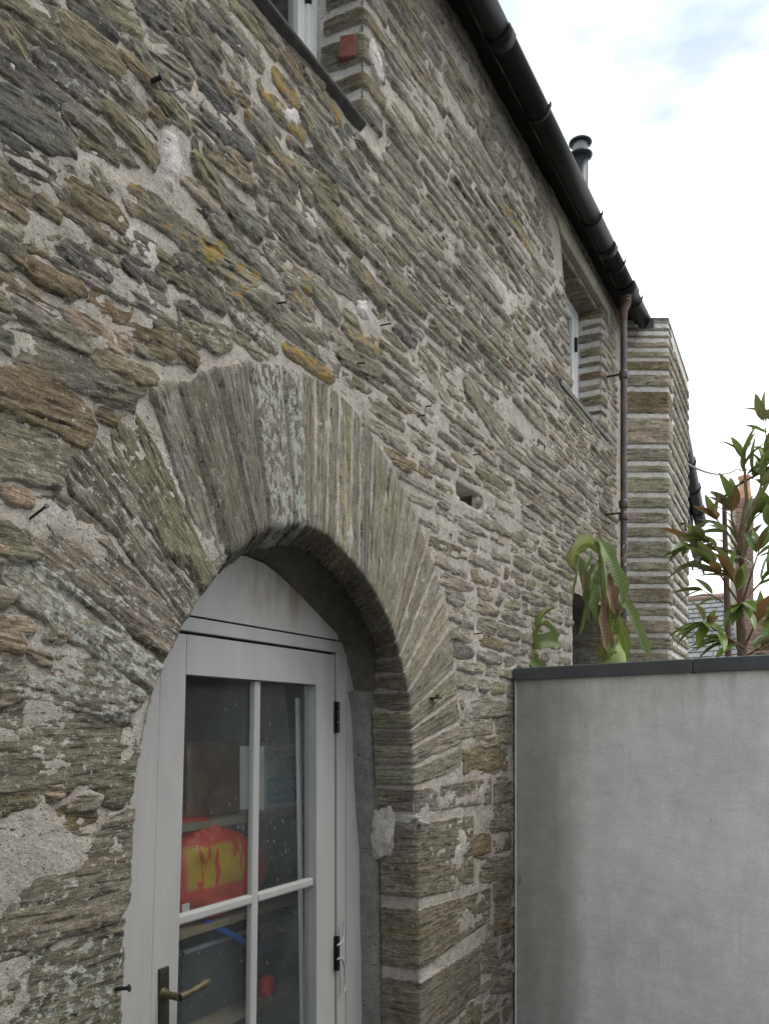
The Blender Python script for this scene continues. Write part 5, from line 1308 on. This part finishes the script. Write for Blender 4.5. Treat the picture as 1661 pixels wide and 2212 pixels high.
ban = thing('banana_plant', 'wilting banana plant with torn green and brown leaves beside the downpipe', 'plant')
base = B(1325, 1570, .05)
MB().tube([gr0(base), Vector((base.x, base.y, 1.3)), B(1322, 1440), B(1318, 1380), B(1308, 1300), B(1300, 1220), B(1292, 1160)], [.075, .07, .062, .045, .022, .014, .008], 14).build('stem', M_STEM, ban)
SD = rv
strip('leaf', [B(1300, 1195), B(1275, 1172, -.02), B(1250, 1180, -.05), B(1238, 1205, -.06), B(1242, 1240, -.05)], .035, .3, M_BAN, ban, side0=Vector((0, 0, 1)), ruff=.1)
strip('leaf', [B(1240, 1200, -.05), B(1255, 1225, -.05), B(1262, 1262, -.04), B(1272, 1290, -.03)], .022, .5, M_BAN, ban, side0=SD, ruff=.2, seed=2)
strip('leaf', [B(1290, 1160), B(1308, 1190, -.05), B(1325, 1225, -.08), B(1342, 1270, -.07), B(1348, 1305, -.05)], .034, .4, M_BAN, ban, side0=SD, ruff=.15, seed=1)
strip('leaf', [B(1293, 1210), B(1285, 1260, -.06), B(1282, 1310, -.06), B(1290, 1350, -.05)], .022, .6, M_BAN, ban, side0=SD, ruff=.25, seed=3)
strip('leaf', [B(1296, 1230), B(1275, 1280, -.03), B(1262, 1330, -.02), B(1252, 1375, 0)], .012, .4, M_BAN, ban, side0=SD)
strip('leaf', [B(1300, 1215, .02), B(1272, 1240, 0), B(1266, 1290, 0), B(1272, 1345, .02)], .016, .5, M_BAN, ban, side0=SD, ruff=.2, seed=8)
strip('dead_leaf', [B(1312, 1240, -.04), B(1318, 1280, -.08), B(1326, 1310, -.08), B(1332, 1325, -.06)], .03, .9, M_BAND, ban, side0=SD, ruff=.3)
strip('dead_leaf', [B(1306, 1300, -.05), B(1300, 1340, -.08), B(1310, 1385, -.09), B(1318, 1410, -.08), B(1320, 1430, -.07)], .026, .8, M_BAND, ban, side0=SD, ruff=.25, seed=4)
strip('leaf', [B(1322, 1430), B(1318, 1380, -.05), B(1328, 1330, -.06), B(1340, 1300, -.05), B(1352, 1302, -.04)], .030, .5, M_BAN, ban, side0=SD, ruff=.06)
strip('leaf', [B(1350, 1300, -.04), B(1368, 1335, -.06), B(1385, 1375, -.06), B(1400, 1415, -.05)], .026, .55, M_BAN, ban, side0=SD, ruff=.05, seed=6, wprof=lambda t_: .9 if t_ < .85 else .9 - 3 * (t_ - .85))
strip('leaf', [B(1345, 1440), B(1352, 1400, -.03), B(1340, 1350, -.06), B(1330, 1320, -.06)], .032, .5, M_BAN, ban, side0=SD, seed=9)
strip('leaf', [B(1330, 1445, -.05), B(1312, 1415, -.10), B(1318, 1385, -.10), B(1335, 1372, -.09)], .038, .35, M_BAN, ban, side0=SD)
strip('dead_leaf', [B(1300, 1445, -.02), B(1294, 1410, -.03), B(1296, 1385, -.03)], .008, .5, M_BAND, ban, side0=SD)
MB().tube([B(1294, 1165), B(1296, 1150), B(1301, 1148)], [.008, .010, .006], 8).build('stem_tip', M_BAND, ban)
for k in range(11):
    u0, v0 = [(1262, 1215), (1275, 1190), (1300, 1215), (1335, 1255), (1345, 1290), (1285, 1230), (1310, 1290), (1250, 1195), (1340, 1310), (1330, 1400), (1305, 1330)][k]
    ll = rr.uniform(45, 110); du = rr.uniform(-14, 12)
    strip('leaf_shred', [B(u0, v0, -.05), B(u0 + du * .3, v0 + ll * .35, -.07), B(u0 + du, v0 + ll * .7, -.07), B(u0 + du * 1.2, v0 + ll, -.06)], rr.uniform(.005, .013), .5, M_BAND if k % 3 == 0 else M_BAN, ban, nseg=14, side0=SD, twist=rr.uniform(-1.5, 1.5), ruff=.25, seed=k)
MB().tube([B(1325, 1445, -.03), B(1322, 1415, -.04), B(1320, 1390, -.03)], [.062, .058, .035], 14).build('leaf_base', M_STEM, ban)
b2_ = thing('young_banana_plant', 'small curled banana leaves rising over the coping against the stone wall', 'plant')
bs = atdepth(1155, 1570, 3.95)
def B2(u, v, dd=0): return atdepth(u, v, 3.95 + dd)
MB().tube([gr0(bs), Vector((bs.x, bs.y, 1.5)), B2(1150, 1430), B2(1153, 1380), B2(1170, 1330), B2(1192, 1312)], [.03, .028, .018, .012, .007, .004], 10).build('stem', M_STEM, b2_)
strip('leaf', [B2(1148, 1400), B2(1160, 1350, -.03), B2(1175, 1322, -.03), B2(1196, 1311, -.02)], .016, .5, M_BAN, b2_, side0=SD)
strip('leaf', [B2(1160, 1352, -.02), B2(1180, 1348, -.05), B2(1194, 1362, -.05), B2(1198, 1390, -.03)], .014, .5, M_BAN, b2_, side0=Vector((0, 0, 1)))
strip('leaf', [B2(1140, 1398), B2(1158, 1388, -.05), B2(1180, 1384, -.06), B2(1204, 1388, -.04)], .038, .35, M_BAN, b2_, side0=Vector((0, 0, 1)), wprof=lambda t_: .75 + .25 * math.sin(3 * t_))
strip('leaf', [B2(1140, 1400), B2(1148, 1425, -.05), B2(1165, 1440, -.05), B2(1175, 1455, -.03)], .03, .5, M_BAN, b2_, side0=SD)

# magnolia: variants of one leaf shared by every copy
def leaf_mesh(nm, curl, fold, m):
    V = []; LF = []; nl, nw = 10, 6
    for i in range(nl + 1):
        t_ = i / nl; w = .155 * math.sin(math.pi * t_ ** .85) ** .8 + .004
        for j in range(nw + 1):
            s = j / nw * 2 - 1; V.append((t_ - .0, s * w, -curl * t_ * t_ + abs(s) * w * fold)); LF.append((s, t_, 0))
    Fs = [(i * (nw + 1) + j, (i + 1) * (nw + 1) + j, (i + 1) * (nw + 1) + j + 1, i * (nw + 1) + j + 1) for i in range(nl) for j in range(nw)]
    me = bpy.data.meshes.new(nm); me.from_pydata(V, [], Fs); me.update(); me.polygons.foreach_set('use_smooth', [True] * len(Fs)); me.materials.append(m)
    a = me.attributes.new('lf', 'FLOAT_VECTOR', 'POINT'); a.data.foreach_set('vector', np.array(LF, np.float32).ravel()); return me
LM = [leaf_mesh('leaf', .25, .35, M_MAG), leaf_mesh('leaf', .45, .2, M_MAGG), leaf_mesh('leaf', .1, .55, M_MAGG), leaf_mesh('leaf', .3, .3, M_MAGG), leaf_mesh('leaf', .3, .4, M_MAGY)]
def spray(parent, c, n, L_, axis, droop=.0, young=.15, spread=1.0):
    axis = axis.normalized(); e1 = axis.cross(Vector((.3, .2, 1))).normalized(); e2 = axis.cross(e1)
    n = int(n * 1.15)
    for k in range(n):
        a_ = k * 2.4 + rr.uniform(-.3, .3); el = rr.uniform(.15, 1.15) * spread * (1.0 - .4 * (k / n))
        d_ = (axis * math.cos(el) + (e1 * math.cos(a_) + e2 * math.sin(a_)) * math.sin(el)) + Vector((0, 0, -droop)); d_.normalize()
        me = LM[4] if rr.random() < young else LM[rr.randrange(4)]
        o = bpy.data.objects.new('leaf', me); COL.objects.link(o); o.parent = parent
        zz = (Vector((0, 0, 1)) + Vector((rr.uniform(-.5, .5), rr.uniform(-.5, .5), 0))); yv = zz.cross(d_).normalized(); zv = d_.cross(yv)
        s_l = L_ * rr.uniform(1.05, 1.8); R_ = Matrix((d_, yv, zv)).transposed()
        o.matrix_world = Matrix.Translation(c + axis * (-.13 * rr.random() ** 1.5) + d_ * .010) @ R_.to_4x4() @ Matrix.Diagonal((s_l, s_l, s_l, 1))
mag = thing('magnolia_tree', 'glossy evergreen magnolia with brown-backed leaves beyond the rendered wall', 'tree')
md_ = 5.0
def Mg(u, v, d=0): return atdepth(u, v, md_ + d)
tb = Mg(1606, 1570, .2)
MB().tube([gr0(tb), Vector((tb.x, tb.y, 1.2)), Mg(1604, 1430, .1), Mg(1598, 1330, .1), Mg(1602, 1240), Mg(1600, 1150), Mg(1612, 1080), Mg(1606, 1000)], [.04, .036, .03, .024, .018, .014, .010, .006], 10).build('trunk', M_BARK, mag)
MB().tube([gr0(Mg(1573, 1570, .3)), Mg(1573, 1450, .25), Mg(1570, 1300, .2), Mg(1566, 1200, .2), Mg(1563, 1070, .2)], [.024, .020, .019, .016, .012], 10).build('branch', M_BARK, mag)
tips = []
def br(pts, r0, n, L_=.115, droop=0., young=.34, m=None):
    P = [Mg(*p) for p in pts]; MB().tube(P, [r0 * (1 - .6 * i / (len(P) - 1)) for i in range(len(P))], 7).build('branch', m or M_TWIG, mag)
    spray(mag, P[-1], n, L_, P[-1] - P[-2], droop, young)
br([(1565, 1072, .2), (1590, 1050, .1), (1625, 1030, 0), (1650, 1000, 0)], .009, 8, m=M_BARK)
br([(1590, 1200, 0), (1608, 1130, -.1), (1640, 1060, -.1), (1652, 1010, -.1)], .012, 10, m=M_BARK)
br([(1606, 1010, 0), (1603, 985, 0)], .006, 9, .10, 0, .1)
br([(1640, 1020, 0), (1650, 1000, 0), (1658, 985, 0)], .006, 9)
br([(1655, 960, 0), (1653, 930, 0), (1650, 912, 0)], .004, 5, .09, 0, .5)
br([(1660, 900, 0), (1652, 885, 0), (1645, 872, 0)], .003, 3, .08, 0, .5)
br([(1600, 1200, 0), (1570, 1150, -.1), (1545, 1120, -.1)], .008, 8)
br([(1598, 1180, 0), (1580, 1120, .1), (1578, 1085, .1)], .007, 8, .11, 0, .3)
br([(1600, 1260, 0), (1560, 1200, -.1), (1520, 1165, -.15)], .008, 10, .12)
br([(1520, 1240, 0), (1505, 1190, 0), (1495, 1175, 0)], .006, 9, .12, .9)
br([(1600, 1310, 0), (1560, 1250, -.2), (1535, 1215, -.2)], .007, 9, .12)
br([(1606, 1400, -.1), (1560, 1370, -.3), (1520, 1345, -.4)], .009, 13, .13, .25, .5)
br([(1604, 1330, 0), (1590, 1270, -.2), (1575, 1235, -.2)], .007, 9)
br([(1604, 1300, 0), (1625, 1230, -.1), (1640, 1185, -.1)], .008, 10)
br([(1604, 1300, 0), (1640, 1260, .1), (1662, 1235, .1)], .008, 10)
br([(1600, 1180, 0), (1622, 1130, .1), (1632, 1105, .1)], .007, 9)
br([(1604, 1240, 0), (1600, 1200, .2), (1595, 1180, .2)], .006, 8)
br([(1606, 1400, 0), (1630, 1350, -.1), (1650, 1320, -.1)], .008, 10, .12, .2)
br([(1606, 1420, 0), (1585, 1390, -.2), (1560, 1380, -.2)], .007, 10, .12, .3)
br([(1606, 1420, 0), (1640, 1400, -.1), (1662, 1385, -.1)], .007, 9, .12, .2)
br([(1598, 1350, 0), (1600, 1320, -.2), (1602, 1300, -.3)], .006, 8, .12, .5)
br([(1650, 1160, 0), (1662, 1130, 0), (1668, 1110, 0)], .007, 9)
br([(1560, 1300, .1), (1535, 1285, 0), (1515, 1275, 0)], .005, 6, .11, .3)

# ------------------------------------------------------------------ ground
# unseen wall and roof added behind the camera to darken the lower walls
cy = thing('unseen_shade_wall', 'unseen wall added across the narrow yard to shade the lower house wall', 'building')
MB().box((-4, -2.75, 0), (1.3, -2.5, 2.7)).build('wall', M_CEMENT, cy)
MB().prism([(-4, -2.45, 2.7), (-4, -5, 4.2), (-4, -5, 2.7)], (5.3, 0, 0)).build('roof', M_SLATE, cy)
gm = simple('damp_paving', (.075, .072, .065), .9, 0, .3, 3, .004)
o = MB().add([(-60, -60, 0), (60, -60, 0), (60, 60, 0), (-60, 60, 0)], [(0, 1, 2, 3)]).build('ground', gm, None); o['kind'] = 'structure'
